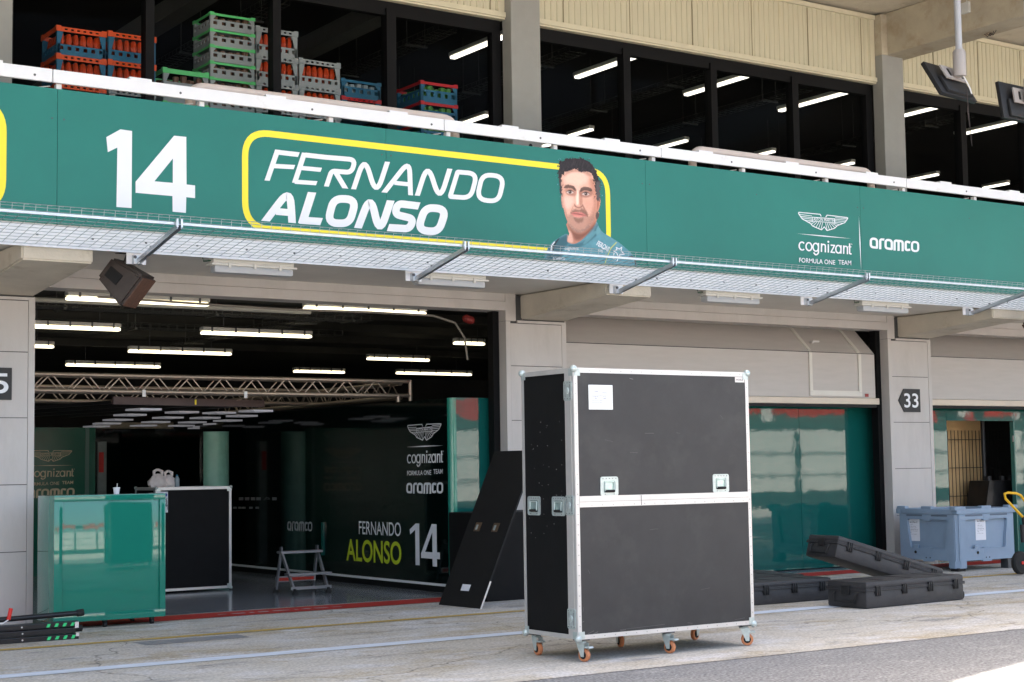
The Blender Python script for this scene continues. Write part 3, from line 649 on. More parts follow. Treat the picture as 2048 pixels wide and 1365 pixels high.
# team logo block traced once on the banner, reused on the garage walls
cz = crop(1580, 410, 7.314)
def wings():
    k = Ink(); w = 13
    def L(p, r=0, wd=w, closed=False): k.line(fillet(p, r, closed), wd, closed)
    L([(455, 172), (440, 140), (120, 110), (130, 140), (175, 205), (300, 275), (330, 312), (460, 368), (500, 322), (540, 378), (650, 345), (690, 305), (800, 262), (850, 190), (540, 152), (520, 182)], [4, 8, 14, 8, 14, 10, 10, 8, 3, 8, 10, 10, 14, 12, 8, 4], 12)
    L([(325, 182), (655, 205), (655, 265), (325, 240)], 0, 9, True)
    for a, b in (((320, 165), (132, 140)), ((320, 190), (150, 168)), ((320, 212), (165, 190)), ((320, 235), (195, 222)), ((330, 248), (265, 252)), ((360, 252), (305, 285)), ((390, 254), (340, 308)), ((420, 256), (378, 328)), ((448, 258), (415, 345)), ((475, 260), (452, 358)),
                 ((660, 190), (845, 205)), ((660, 212), (832, 228)), ((660, 235), (815, 248)), ((655, 258), (775, 270)), ((640, 272), (715, 290)), ((615, 272), (680, 312)), ((590, 270), (650, 335)), ((565, 268), (610, 350)), ((540, 266), (572, 362)), ((515, 264), (540, 368))): L([a, b], 0, 8)
    return k
def bar(k, a, b, wd): k.poly([(a[0], a[1]), ((a[0]+b[0])/2-wd*.0, (a[1]+b[1])/2-wd/2), (b[0], b[1]), ((a[0]+b[0])/2, (a[1]+b[1])/2+wd/2)]) if abs(b[0]-a[0]) > abs(b[1]-a[1]) else k.poly([(a[0], a[1]), ((a[0]+b[0])/2+wd/2, (a[1]+b[1])/2), (b[0], b[1]), ((a[0]+b[0])/2-wd/2, (a[1]+b[1])/2)])
def circ(cx, cy, rx, ry, a0=0, a1=360, n=22): return [(cx+rx*math.cos(R(a0+(a1-a0)*i/n)), cy+ry*math.sin(R(a0+(a1-a0)*i/n))) for i in range(n+1)]
def cogni():
    k = Ink(); w = 20; sk = lambda pts, dx: [(x, y+(x-480)*.088) for x, y in pts]
    def L(p, wd=w, closed=False): k.line(sk(p, 0), wd, closed)
    yc = 632; rx, ry = 42, 58
    L(circ(172, yc, rx, ry, -45, -315)); L(circ(272, yc, rx, ry)[:-1], w, True)
    L(circ(372, yc, 40, 58)[:-1], w, True); L(fillet([(412, yc-66), (412, yc+85), (372, yc+118), (340, yc+80)], 38))
    L([(456, yc-64), (456, yc+62)]); L(fillet([(456, yc-5), (462, yc-52), (512, yc-52), (512, yc+62)], 26))
    L([(556, yc-60), (556, yc+62)]); k.poly(sk(circ(556, yc-96, 14, 16, n=12)[:-1], 0))
    L([(590, yc-50), (652, yc-50)]); L([(650, yc-56), (592, yc+56)], 18); L([(588, yc+52), (655, yc+52)])
    L(circ(702, yc, 38, 56)[:-1], w, True); L([(740, yc-62), (740, yc+62)])
    L([(780, yc-62), (780, yc+62)]); L(fillet([(780, yc-5), (786, yc-52), (834, yc-52), (834, yc+62)], 26))
    L(fillet([(866, yc-100), (866, yc+52), (895, yc+52)], 18)); L([(848, yc-50), (890, yc-50)], 17)
    L(circ(897, yc-92, 5, 6, n=8)[:-1], 4, True)
    return k
def aram(): 
    k = Ink(); w = 33; yc = 585; sk = lambda pts: [(x, y+(x-1520)*.088) for x, y in pts]
    def L(p, wd=w, closed=False): k.line(sk(p), wd, closed)
    def a(cx):
        k.line(sk(fillet([(cx-46, yc+62), (cx-46, yc-62), (cx+44, yc-62), (cx+44, yc+66)], [38, 52, 52, 2], True)), w, True)
    a(1226); L(fillet([(1318, yc+84), (1318, yc-62), (1378, yc-62)], 34)); a(1442)
    L(fillet([(1528, yc+84), (1528, yc-62), (1586, yc-62), (1586, yc+84)], 30)); L(fillet([(1570, yc-62), (1646, yc-62), (1646, yc+84)], 34))
    L(fillet([(1756, yc-52), (1690, yc-66), (1690, yc+66), (1756, yc+52)], 46)); L(fillet([(1782, yc+66), (1782, yc-66), (1872, yc-66), (1872, yc+66)], 48, True), 30, True)
    return k
LOGO = Ink().merge(wings().map(cz)); 
LOGO.merge(text('ASTON MARTIN', .012).fit(338, 242, 648, 198).map(lambda x, y: (x, y+(x-490)*.07)).map(cz))
hb = Ink(); bar(hb, (95, 422), (892, 496), 17); LOGO.merge(hb.map(cz)); LOGO.merge(cogni().map(cz))
LOGO.merge(text('FORMULA ONE', .012).fit(128, 868, 655, 800).map(lambda x, y: (x, y+(x-490)*.07)).map(cz)).merge(text('TEAM', .012).fit(702, 878, 890, 812).map(lambda x, y: (x, y+(x-790)*.07)).map(cz))
vb = Ink(); bar(vb, (1005, 160), (1040, 965), 15)
OIL = aram().map(cz)
part(LOGO.place(MB(), BO, BU, BV), 'team_logo', ink_white, ban)
part(vb.map(cz).merge(OIL).place(MB(), BO, BU, BV), 'sponsor_lettering', ink_white, ban)
rv = MB()
for a in seams[1:-1]:
    for d in (-.05, .06): rv.cyl((a+d, YP-.003, 4.78), (a+d, YP, 4.78), .008, 8)
for x in (7.3, 10.1, 13.5, 17.4): rv.cyl((x, YP-.003, 4.8), (x, YP, 4.8), .007, 8)
part(rv, 'banner_screws', steel_dk, ban)

# ================================================================== BALCONY RAILS
hr = thing('handrail', 'white box section handrail running along the top of the teal banner', 'handrail', (10, 14.5, 5.17))
jn = [-2.0, 4.77, 9.02, 12.02, 16.20, 20.0, 26]
for a, b in zip(jn[:-1], jn[1:]): part(B(a+.004, b-.004, 14.485, 14.525, 5.122, 5.245, b=.006), 'rail_beam', white_p, hr)
x = 4.2; k = 0
while x < 20.5:
    part(B(x-.11, x+.11, 14.49, 14.56, 5.243, 5.268), 'clip', white_p, hr)
    for d in (-.07, .08): part(MB().cyl((x+.4+d*0, 14.481, 5.17), (x+.4, 14.485, 5.17), .012, 8), 'bolt_head', steel_dk, hr) if d > 0 else None
    part(MB().box(x+.62, x+.67, 14.54, 14.60, 5.02, 5.124).box(x+.55, x+.74, 14.53, 14.62, 5.03, 5.05), 'stanchion', white_p, hr)
    part(MB().tube([(x+.05, 14.62, 5.0), (x+.58, 14.60, 5.11)], .006, 5), 'brace_wire', white_p, hr)
    x += 1.42; k += 1
for i, (xa, xb, z) in enumerate(((6.22, 9.30, 5.31), (12.70, 15.78, 5.325), (19.3, 22.4, 5.325))):
    g = thing('guard_tube', ['beige bent tube rail rising behind the handrail in front of the glass racks', 'beige bent tube rail behind the handrail beside the second grey column', 'beige bent tube rail at the far right end of the balcony'][i], 'guard rail', (xa, 14.72, 3.95), group='bent guard rails behind the handrail')
    pts = [(p.x, 14.72, p.y) for p in fillet([(xa, 3.95), (xa, z), (xb, z), (xb, 3.95)], .17)]
    part(MB().tube(pts, .052, 12), 'bent_tube', tube_beige, g, smooth=True)

# ================================================================== WIRE CATCH TRAY AND ITS BRACKETS
tr = thing('mesh_tray', 'galvanised wire mesh catch tray running along under the teal banner', 'mesh tray', (10, 14, 3.65))
ya, za, yo, zo = 14.44, 3.60, 13.49, 3.745
X0, X1 = 2.5, 24.5
wm = MB()
for i in range(11):
    t = i/10; wm.tube([(X0, ya+(yo-ya)*t, za+(zo-za)*t), (X1, ya+(yo-ya)*t, za+(zo-za)*t)], .0028, 4)
x = X0
while x < X1:
    wm.tube([(x, ya, za-.004), (x, yo, zo-.004), (x, yo-.01, zo+.05), (x+.05, yo+.02, zo+.055)], .0026, 4); x += .1
for z in (.03, .055): wm.tube([(X0, yo-.005, zo+z), (X1, yo-.005, zo+z)], .0028, 4)
part(wm, 'wire_mesh', galv_wire, tr)
part(MB().box(X0, X1, yo-.012, yo+.012, zo-.03, zo-.008), 'outer_rail', galv, tr)
part(MB().box(X0, X1, ya-.012, ya+.012, za-.025, za-.003), 'inner_rail', galv, tr)
bl = ['leftmost tray bracket, beside the black loudspeaker', 'tray bracket between the two lamps over the open garage', 'tray bracket on the middle concrete corbel', 'tray bracket left of the right hand lamp over the closed garage', 'rightmost tray bracket, on the concrete corbel at the right edge']
bp_ = None
for i, x in enumerate((5.58, 8.62, 11.31, 14.31, 17.32)):
    if bp_ is None:
        b0 = thing('tray_bracket', bl[0], 'bracket', (x, 14.5, 3.54), group='galvanised brackets under the mesh tray')
        part(B(x-.095, x+.095, 14.485, 14.499, 3.475, 3.61), 'wall_plate', white_p, b0)
        a = Vector((x, 14.49, 3.50)); c = Vector((x, 13.45, 3.715)); m = (a+c)/2; d = (c-a)/2; n = Vector((0, -d.z, d.y)).normalized()*-1
        part(MB().obox(m, d, (.022, 0, 0), n*.003).obox(m+Vector((.019, 0, 0))-n*.02, d, (.003, 0, 0), n*.02).obox(m+Vector((-.019, 0, 0))-n*.02, d, (.003, 0, 0), n*.02), 'channel', galv, b0)
        part(MB().obox((x, 14.455, 3.515), (.045, 0, 0), (0, .03, 0), (0, 0, .042)), 'angle_foot', galv, b0)
        part(MB().cyl((x-.035, 14.43, 3.535), (x-.035, 14.42, 3.535), .016, 8).cyl((x, 14.12, 3.60), (x, 14.12, 3.588), .014, 8), 'bolt', steel_dk, b0)
        part(MB().box(x-.03, x-.012, 13.44, 13.47, 3.69, 3.765).box(x+.012, x+.03, 13.44, 13.47, 3.69, 3.765), 'end_clip', galv, b0)
        bp_ = b0
    else: dup(bp_, (x, 14.5, 3.54), bl[i])

# ================================================================== UNLIT LAMPS UNDER THE BALCONY
def soffit_lamp():
    t = thing('soffit_lamp', 'x', 'lamp', (0, 0, 0), group='unlit lamps under the balcony')
    L = .40
    part(MB().box(-L, L, -.05, .05, .035, .085, b=.012).box(-L-.02, L+.02, -.065, .065, .018, .036, b=.006), 'housing', lamp_white, t, smooth=True)
    part(MB().obox((0, 0, -.012), (L-.01, 0, 0), (0, .055, 0), (0, 0, .034), .025), 'diffuser', lamp_diff, t, smooth=True)
    for x in (-.2, .12): part(MB().box(x-.03, x+.03, -.03, .03, .084, .10), 'mounting_clip', steel_dk, t)
    for x in (-.25, 0, .25): part(MB().box(x-.012, x+.012, -.072, -.064, .0, .04), 'latch', lamp_white, t)
    part(MB().tube([(-L, 0, .06), (-L-.07, 0, .05), (-L-.08, 0, .08), (-L-.02, .02, .105), (-L+.1, .02, .10)], .006, 6), 'cable', cable_green, t)
    return t
s0 = soffit_lamp()
for i, (x, lab) in enumerate(((6.86, 'unlit lamp under the balcony right of the black loudspeaker'), (9.18, 'unlit lamp under the balcony left of the middle corbel'), (13.22, 'unlit lamp under the balcony right of the middle corbel'), (15.88, 'unlit lamp under the balcony left of the right hand corbel'))):
    if i == 0: s0.location = (x, 14.68, 3.515); s0.scale = (1.1, 1.2, 1.15); s0['label'] = lab
    else: dup(s0, (x, 14.68, 3.515), lab)

# ================================================================== LOUDSPEAKERS
def loudspeaker(loc, rot, label, arm):
    t = thing('loudspeaker', label, 'loudspeaker', loc, rot)
    prof = [(-.17, -.11), (.17, -.17), (.17, .17), (-.17, .11)]
    b = MB().prism([[(p[0], -.13, p[1]) for p in prof]], (0, .26, 0)); o = part(b, 'cabinet', spk_m, t, local=True)
    bm = bmesh.new(); bm.from_mesh(o.data); bmesh.ops.bevel(bm, geom=bm.edges[:], offset=.02, segments=2, affect='EDGES'); bm.to_mesh(o.data); bm.free()
    part(MB().box(.168, .182, -.115, .115, -.15, .15, b=.006), 'grille', spk_grille, t, local=True)
    part(MB().box(-.12, .02, -.138, -.128, -.05, .05), 'recess', dark_groove, t, local=True)
    part(MB().tube([(-.1, 0, .11), (-.13, 0, .2), (-.15, 0, .26)], .016, 8).box(-.26, -.04, -.03, .03, .26, .285), 'mounting_arm', black_pl, t, local=True)
    return t
q_ = at(250, 562, 1, 14.85); ls = loudspeaker((q_.x, 14.85, q_.z), (0, R(40), R(-48)), 'black loudspeaker hanging under the balcony beside the left corbel', 0)
ls.scale = (1.12, 1.12, 1.12); part(MB().tube([(-.13, .02, .2), (-.25, .05, .12), (-.34, .1, .10), (-.42, .12, .30), (-.45, .13, .42)], .007, 6), 'cable', cable_m, ls, local=True)
loudspeaker((18.42, 14.15, 3.34), (0, R(35), R(160)), 'black loudspeaker at the right edge of the frame under the corbel', 0)

# ================================================================== MONITORS HUNG FROM THE CANOPY
def hung_monitor(p, label, rot, tiltx):
    t = thing('hung_monitor', label, 'monitor', p)
    X, Y, Z = p
    part(MB().cyl((X, Y, Z), (X, Y, 8.24), .042, 16), 'pole', pole_grey, t, smooth=True)
    part(MB().lathe((X, Y, Z-.20), (0, 0, 1), [(.075, 0), (.08, .02), (.08, .30), (.06, .33)], 18), 'pole_cap', mount_grey, t, smooth=True)
    mt = Matrix.Rotation(rot, 4, 'Z') @ Matrix.Rotation(tiltx, 4, 'X'); c = Vector((X, Y, Z-.12))
    def ob(cc, a, b, d, bv=0):
        f = lambda v: mt @ Vector(v); return MB().obox(c+f(cc), f((a, 0, 0)), f((0, b, 0)), f((0, 0, d)), bv)
    s = part(ob((0, -.20, -.04), .40, .028, .25, .012), 'screen', black_pl, t, smooth=True)
    part(ob((0, -.160, -.14), .28, .03, .12, .02), 'back_bulge', black_pl, t, smooth=True)
    m = ob((0, -.10, .02), .22, .010, .10)
    part(m, 'mount_plate', mount_grey, t)
    for dx in (-.17, -.07, .10): part(ob((dx, -.088, .02), .02, .003, .055), 'plate_slot', dark_groove, t)
    part(MB().tube([c+Vector((0, 0, .0)), c+Vector((.05, -.04, -.12)), c+Vector((.1, -.06, -.22)), c+Vector((.12, -.07, -.3))], .008, 6), 'cable', white_p, t)
    part(MB().tube([c+Vector((.02, -.08, -.25)), c+Vector((.03, -.08, -.45)), c+Vector((.05, -.06, -.52)), c+Vector((.08, -.06, -.75)), c+Vector((.10, -.06, -.95))], [.006, .006, .012, .005, .004], 6), 'loose_cable', cable_m, t)
    return t
hung_monitor((15.56, 13.0, 6.42), 'black monitor seen edge on, hanging from a grey pole in front of the cream cladding', R(-171), R(30))
hung_monitor((17.28, 13.3, 6.36), 'black monitor seen from behind on a grey pole at the right frame edge', R(184), R(8))
jb = thing('junction_box', 'small white junction box with a conduit on the side of the concrete roof beam', 'junction box', (18.09, 14.95, 7.98))
part(B(18.05, 18.11, 14.88, 15.02, 7.86, 8.02, b=.01), 'box', M('junction white', (.52, .53, .52), .5, var=.03), jb)
part(MB().cyl((18.10, 14.94, 8.02), (18.10, 14.94, 8.24), .014, 8), 'conduit', MATS['junction white'], jb)

clp = thing('cable_loops', 'small black cable loops hanging under the concrete roof beam beside the monitor poles', 'cable', (18.5, 14.6, 7.6))
q0 = at(1983, 52, 0, 18.4)
for k in range(3): part(MB().tube([q0+Vector((-.03+.02*k, -.10+.05*k, .02)), q0+Vector((-.02+.02*k, -.09+.06*k, -.10)), q0+Vector((0, -.02+.05*k, -.14)), q0+Vector((.02, .06+.04*k, -.09)), q0+Vector((.03, .08+.04*k, .02))], .006, 6), 'cable_loop', cable_m, clp)

# ================================================================== LIT LAMPS: GARAGE
def tube_lamp(L, r, on):
    t = thing('garage_lamp', 'x', 'lamp', (0, 0, 0), group='lit fluorescent lamps in the garage')
    part(MB().obox((0, 0, .035), (L/2, 0, 0), (0, .065, 0), (0, 0, .028), .02), 'housing', lamp_white, t, smooth=True)
    part(MB().obox((0, 0, -.018), (L/2-.005, 0, 0), (0, .05, 0), (0, 0, .018), .016), 'lit_cover', on, t, smooth=True)
    for k in range(5): part(B(-L*.42+k*L*.21-.012, -L*.42+k*L*.21+.012, -.07, -.064, -.005, .06), 'latch', steel_dk, t)
    for k in (-.3, .3): part(MB().cyl((L*k, 0, .06), (L*k, 0, .32), .006, 6), 'hanger', steel_dk, t)
    return t
ZL = 3.40
gl_px = [((132, 593), (417, 608)), ((608, 614), (850, 625)), ((402, 661), (622, 674)), ((257, 699), (462, 708)), ((132, 727), (320, 734)), ((793, 743), (942, 750)), ((735, 715), (857, 720)), ((588, 740), (688, 745)), ((30, 650), (240, 657)), ((-60, 686), (107, 693)), ((909, 684), (967, 687))]
gl_lab = ['lit tube lamp just inside the open garage door, nearest and leftmost', 'lit tube lamp just inside the open garage door, right of the nearest one', 'lit garage lamp second from the door line in the middle of the ceiling', 'lit garage lamp deeper in, left of the middle, above the truss', 'lit garage lamp low on the left directly above the truss', 'lit garage lamp rightmost and lowest, above the green wall return', 'lit garage lamp on the right above the truss end, cut by a cable', 'short lit garage lamp farthest back above the truss', 'lit garage lamp cut off by the left pillar, upper one', 'short lit lamp end cut off by the left pillar, lower one', 'small lit lamp end beside the dark right door jamb']
LP = None
for i, (a, b) in enumerate(gl_px):
    best = None
    yy = [17.0, 17.0, 20.1, 22.9, 26.2, 26.6, 23.6, 27.2, 20.1, 22.9, 20.6][i]
    p = at(*a, 1, yy); q = at(*b, 1, yy); c = (p+q)/2; L = (q-p).length
    if LP is None: LP = tube_lamp(1.6, 0, lamp_on); o = LP; o['label'] = gl_lab[0]
    else: o = dup(LP, (0, 0, 0), gl_lab[i])
    o.location = (c.x, yy, c.z); o.scale = (L/1.6, 1, 1)
# cable trays and pipes under the garage ceiling
def wire_tray(name, a, b, label, mat, hang=.3, wdt=.14):
    a, b = Vector(a), Vector(b); t = thing(name, label, 'cable tray', a, group='wire cable trays under the ceilings'); d = (b-a); L = d.length; d.normalize(); n = Vector((-d.y, d.x, 0)); m = MB()
    for s in (-wdt, -wdt/3, wdt/3, wdt): m.tube([a+n*s, b+n*s], .006, 4)
    for s in (-wdt, wdt): m.tube([a+n*s+Vector((0, 0, .07)), b+n*s+Vector((0, 0, .07))], .006, 4)
    k = 0
    while k*.13 < L:
        p = a+d*(k*.13); m.tube([p-n*wdt+Vector((0, 0, .07)), p-n*wdt, p+n*wdt, p+n*wdt+Vector((0, 0, .07))], .005, 4); k += 1
    part(m, 'tray_wires', mat, t)
    k = .8
    while k < L:
        p = a+d*k
        for s in (-wdt, wdt): part(MB().tube([p+n*s, p+n*s+Vector((0, 0, hang))], .007, 5), 'hanger_rod', mat, t)
        part(MB().obox(p-Vector((0, 0, .012)), n*(wdt+.03), d*.02, (0, 0, .012)), 'cross_bar', mat, t); k += 1.9
    return t
tray_m = M('tray wire', (.09, .09, .08), .5, metal=.5, var=0)
wire_tray('cable_tray', (3.5, 18.5, 3.45), (10.3, 18.5, 3.45), 'wire cable tray running across the garage ceiling behind the first lamps', tray_m)
wire_tray('cable_tray', (3.5, 21.2, 3.50), (11.3, 21.2, 3.50), 'wire cable tray running across deeper in the garage', tray_m)
wire_tray('cable_tray', (9.95, 16.9, 3.52), (9.95, 24, 3.52), 'wire cable tray running back into the garage from the right of the door', tray_m)
pp = thing('ceiling_pipe', 'pale pipe running across behind the garage door header', 'pipe', (6, 17.6, 3.5))
part(MB().cyl((4, 17.6, 3.44), (9.0, 17.6, 3.44), .028, 10), 'pipe_run', M('pipe paint', (.40, .39, .34), .5, var=0), pp)
hc = thing('header_cable', 'loose black cable sagging along the garage door header and down the right jamb', 'cable', (8, 16.7, 3.4))
part(MB().tube([(6.0, 16.7, 3.40), (7.3, 16.7, 3.375), (8.2, 16.7, 3.36), (9.3, 16.7, 3.375), (10.2, 16.7, 3.37), (10.55, 16.75, 3.30), (10.72, 16.8, 3.12), (10.76, 16.8, 2.85)], .013, 6), 'cable_run', M('cable pale', (.22, .20, .17), .6, var=0), hc)
rl_ = thing('red_fitting', 'small red fitting at the top right corner of the garage doorway', 'fitting', (10.65, 16.7, 3.33))
part(MB().lathe((10.62, 16.66, 3.36), (1, 0, -.3), [(.03, 0), (.05, .03), (.05, .12), (.03, .15)], 12), 'fitting_body', M('fitting red', (.16, .012, .01), .5, var=.2), rl_)

# ================================================================== LIT LAMPS: UPPER FLOOR
ul_px = [((1157, 155), (1293, 103)), ((1376, 190), (1515, 143)), ((1565, 222), (1708, 178)), ((905, 115), (977, 85)), ((1808, 232), (1893, 208)), ((1922, 272), (2030, 240)), ((2040, 240), (2110, 220)), ((1140, 272), (1182, 258)), ((1315, 298), (1369, 280)), ((1515, 311), (1546, 302)), ((1675, 333), (1705, 325)), ((925, 247), (974, 230)), ((1815, 362), (1872, 348)), ((1970, 376), (2014, 366)), ((1085, 292), (1100, 289))]
ul_lab = ['lit strip lamp crossing the first mullion right of the middle column', 'lit strip lamp crossing the second mullion right of the middle column', 'lit strip lamp crossing the third mullion, left of the right column', 'lit strip lamp ending at the dark frame left of the middle column', 'lit strip lamp just right of the right column, under the monitor', 'lit strip lamp in the rightmost window below the two monitors', 'end of a lit strip lamp at the right frame edge', 'short lit strip lamp low in the first pane right of the middle column', 'short lit strip lamp low in the second pane right of the middle column', 'small lit strip lamp behind the beige tube rail, third pane', 'small lit strip lamp behind the beige tube rail, fourth pane', 'lit strip lamp low beside the red and blue racks', 'lit strip lamp low right of the right column, by the handrail', 'lit strip lamp lowest at the far right, by the handrail', 'lit lamp tip seen under the handrail right of the middle column']
UPX = None
for i, (a, b) in enumerate(ul_px):
    zz = 7.27
    p = at(*a, 2, zz); q = at(*b, 2, zz); x = (p.x+q.x)/2; ya_, yb_ = sorted((p.y, q.y)); 
    if i == 3: ya_ -= .5
    if UPX is None:
        UPX = thing('strip_lamp', 'x', 'lamp', (0, 0, 0), group='lit strip lamps on the upper floor'); L = 1.6
        part(MB().obox((0, 0, .035), (.06, 0, 0), (0, L/2+.02, 0), (0, 0, .03), .02), 'housing', lamp_white, UPX, smooth=True)
        part(MB().obox((0, 0, -.012), (.045, 0, 0), (0, L/2, 0), (0, 0, .017), .015), 'lit_cover', lamp_on_up, UPX, smooth=True)
        o = UPX; o['label'] = ul_lab[0]
    else: o = dup(UPX, (0, 0, 0), ul_lab[i])
    o.location = (x, (ya_+yb_)/2, zz); o.scale = (1, (yb_-ya_)/1.6, 1)
for i, (x, lab) in enumerate(((8.5, 'hung cable tray on the upper floor above the grey racks'), (10.9, 'hung cable tray on the upper floor left of the middle column'), (13.0, 'hung cable tray on the upper floor behind the first pane right of the middle column'), (15.4, 'hung cable tray on the upper floor behind the second pane right of the middle column'), (17.3, 'hung cable tray on the upper floor left of the right column'), (21.0, 'hung cable tray on the upper floor behind the far right window'))):
    wire_tray('cable_tray', (x, 17.4, 7.16), (x, 26, 7.16), lab, M('upper tray wire', (.05, .05, .048), .5, metal=.4, var=0), .8)
for i, (x, lab) in enumerate(((7.9, 'grey ceiling duct on the upper floor above the mint rimmed racks'), (10.2, 'grey ceiling duct on the upper floor above the blue racks'))):
    d = thing('ceiling_duct', lab, 'duct', (x, 17, 7.3))
    part(B(x-.14, x+.14, 17.0, 27, 7.32, 7.55), 'duct_body', M('duct grey', (.10, .10, .095), .6, var=.1), d)

# ================================================================== GLASS RACKS UPSTAIRS
def slot_band(m, W, D, z0, z1, n, lo, hi, th=.012, skip=0):
    """four walls between z0 and z1 with a row of n openings between lo and hi"""
    for ax in (0, 1):
        for s in (-1, 1):
            half, other = (W/2, D/2) if ax == 0 else (D/2, W/2)
            def bx(a, b, za, zb):
                if ax == 0: m.box(a, b, s*other-th/2, s*other+th/2, za, zb)
                else: m.box(s*other-th/2, s*other+th/2, a, b, za, zb)
            e = half-.004 if ax else half
            bx(-e, e, z0, lo); bx(-e, e, hi, z1)
            p = 2*e/n; g = p*.26
            for i in range(n+1):
                c = -e+p*i; bx(max(-e, c-g), min(e, c+g), lo, hi)
def rack(W, D, H, body, rim, cup, kind, name_label):
    t = thing('glass_rack', name_label, 'rack', (0, 0, 0), group='stacked glass racks on the upper floor')
    b = MB(); rm = MB(); low = .38 if kind == 'tall' else .62
    slot_band(b, W-.02, D-.02, .0, H*low, 6 if kind == 'tall' else 5, H*low*.48, H*low*.82)
    rh = .17*H if kind == 'tall' else .14*H
    for sx in (-1, 1):
        for sy in (-1, 1):
            cx, cy = sx*(W/2-.022), sy*(D/2-.022)
            b.box(cx-.018, cx+.018, cy-.018, cy+.018, 0, H-rh)
            b.prism([[(cx-sx*.018, cy+sy*.017, H*low), (cx-sx*.018, cy+sy*.017, H-rh), (cx-sx*.055, cy+sy*.017, H-rh)]], (0, -sy*.012, 0))
            rm.box(cx-.027, cx+.027, cy-.027, cy+.027, H-rh, H+.012)
    b.box(-W/2+.02, W/2-.02, -D/2+.02, D/2-.02, .004, .016)
    if kind == 'tall': slot_band(rm, W, D, H-rh, H, 8, H-rh*.66, H-rh*.30)
    else: slot_band(rm, W, D, H-rh, H, 1, H-rh*.6, H-rh*.599)
    part(b, 'basket', body, t); part(rm, 'rim', rim, t)
    rng2 = random.Random(int(W*1000)); n = 6 if kind == 'tall' else 5; cu = MB(); h = H-rh*1.05 if kind == 'tall' else H*.80; rr = min(W, D)/n*(.48 if kind == 'tall' else .40)
    for i in range(n):
        for j in range(n):
            x = -W/2+.04+(W-.08)*(i+.5)/n; y = -D/2+.04+(D-.08)*(j+.5)/n
            q = rng2.uniform(.86, 1.12); r1 = rr*q
            if kind == 'tall': cu.lathe((x, y, .02), (0, 0, 1), [(r1*.5, 0), (r1*.13, h*.06), (r1*.13, h*.34), (r1*.75, h*.46), (r1*.95, h*.62), (r1*.62, h*.9), (r1*.5, h*.92)], 7)
            else: cu.lathe((x, y, .02), (0, 0, 1), [(r1*.55, 0), (r1*.62, h*.4), (r1*.95, h*.9*q), (r1*.85, h*.92*q)], 8)
    part(cu, 'cups', cup, t)
    return t
YR = 17.05
def rpx(px, py): return at(px, py, 1, YR)
cache = {}
def stack(x0, x1, tops, dep, kinds, labels):
    """tops: photo heights of the rims at the left front corner, highest first"""
    a = rpx(x0, tops[0]); b = rpx(x1, tops[0]); W = b.x-a.x; zt = [rpx(x0, t).z for t in tops]
    for i, z in enumerate(zt):
        kd = kinds[min(i, len(kinds)-1)]; H = zt[i]-zt[i+1] if i < len(zt)-1 else (zt[i-1]-zt[i] if i else dep[1])
        H -= .003
        key = (kd, round(W, 2), round(H, 2)); pos = (a.x+W/2, YR+dep[0]/2, z-H)
        if key not in cache:
            body, rim, cup, k = {'ob': (blue_pl, orange_pl, orange_cup, 'tall'), 'gg': (grey_pl, green_pl, brown_cup, 'low'), 'go': (grey_pl, grey_pl, orange_cup, 'tall'), 'bl': (blue_pl, blue_pl, glass_cup, 'low'), 'rr': (blue_pl, crimson_pl, M('crimson cups', (.30, .02, .02), .4, var=.1), 'tall'), 'rb': (blue_pl, crimson_pl, lime_cup, 'low')}[kd]
            cache[key] = rack(W-.006, dep[0], H, body, rim, cup, k, labels[i]); cache[key].location = pos
        else: dup(cache[key], pos, labels[i])
stack(113, 213, (52, 108, 166), (.52, .3), ['ob'], ['orange rimmed blue rack, top of the leftmost stack', 'orange rimmed blue rack, second in the leftmost stack just above the handrail', 'orange rimmed rack low in the leftmost stack, seen under the handrail'])
stack(217, 312, (63, 120), (.52, .3), ['ob'], ['orange rimmed blue rack, top of the second stack from the left', 'orange rimmed blue rack, second from the top of the second stack from the left'])
stack(218, 312, (178,), (.52, .3), ['go'], ['grey rack with red cups at the bottom of the second stack from the left'])
stack(326, 418, (136, 203), (.5, .33), ['gg'], ['grey rack with mint rim, top of the short stack left of the tallest stack', 'grey rack with mint rim, below the top one of the short stack'])
stack(420, 510, (25, 57, 90, 122, 155, 187), (.5, .17), ['gg'], ['grey rack with mint rim, top of the tallest stack', 'grey rack with mint rim, second from the top of the tallest stack', 'grey rack with mint rim, third from the top of the tallest stack', 'grey rack with mint rim, fourth from the top of the tallest stack', 'grey rack with mint rim, fifth from the top of the tallest stack', 'grey rack with mint rim, at the bottom of the tallest stack behind the handrail'])
stack(512, 596, (53, 108, 162, 214), (.5, .3), ['go'], ['grey rack with orange dividers, top of the stack crossed by a mullion', 'grey rack with orange dividers, second in the mullion crossed stack', 'grey rack with orange dividers, third in the stack crossed by a mullion', 'grey rack with orange dividers, lowest in the stack crossed by a mullion'])
stack(598, 681, (117, 171, 224), (.5, .3), ['go'], ['grey rack with orange dividers, top of the stack left of the blue rack', 'grey rack with orange dividers, second in the stack left of the blue rack', 'grey rack with orange dividers, lowest in the stack left of the blue rack'])
stack(683, 762, (158, 193), (.5, .2), ['bl', 'rr'], ['all blue rack of clear cups on top of a crimson rimmed rack', 'crimson rimmed rack under the all blue rack'])
stack(841, 915, (162, 203, 244), (.62, .2), ['rb'], ['blue rack with crimson rim, top of the rightmost stack', 'blue rack with crimson rim, second in the rightmost stack', 'blue rack with crimson rim, lowest in the rightmost stack'])

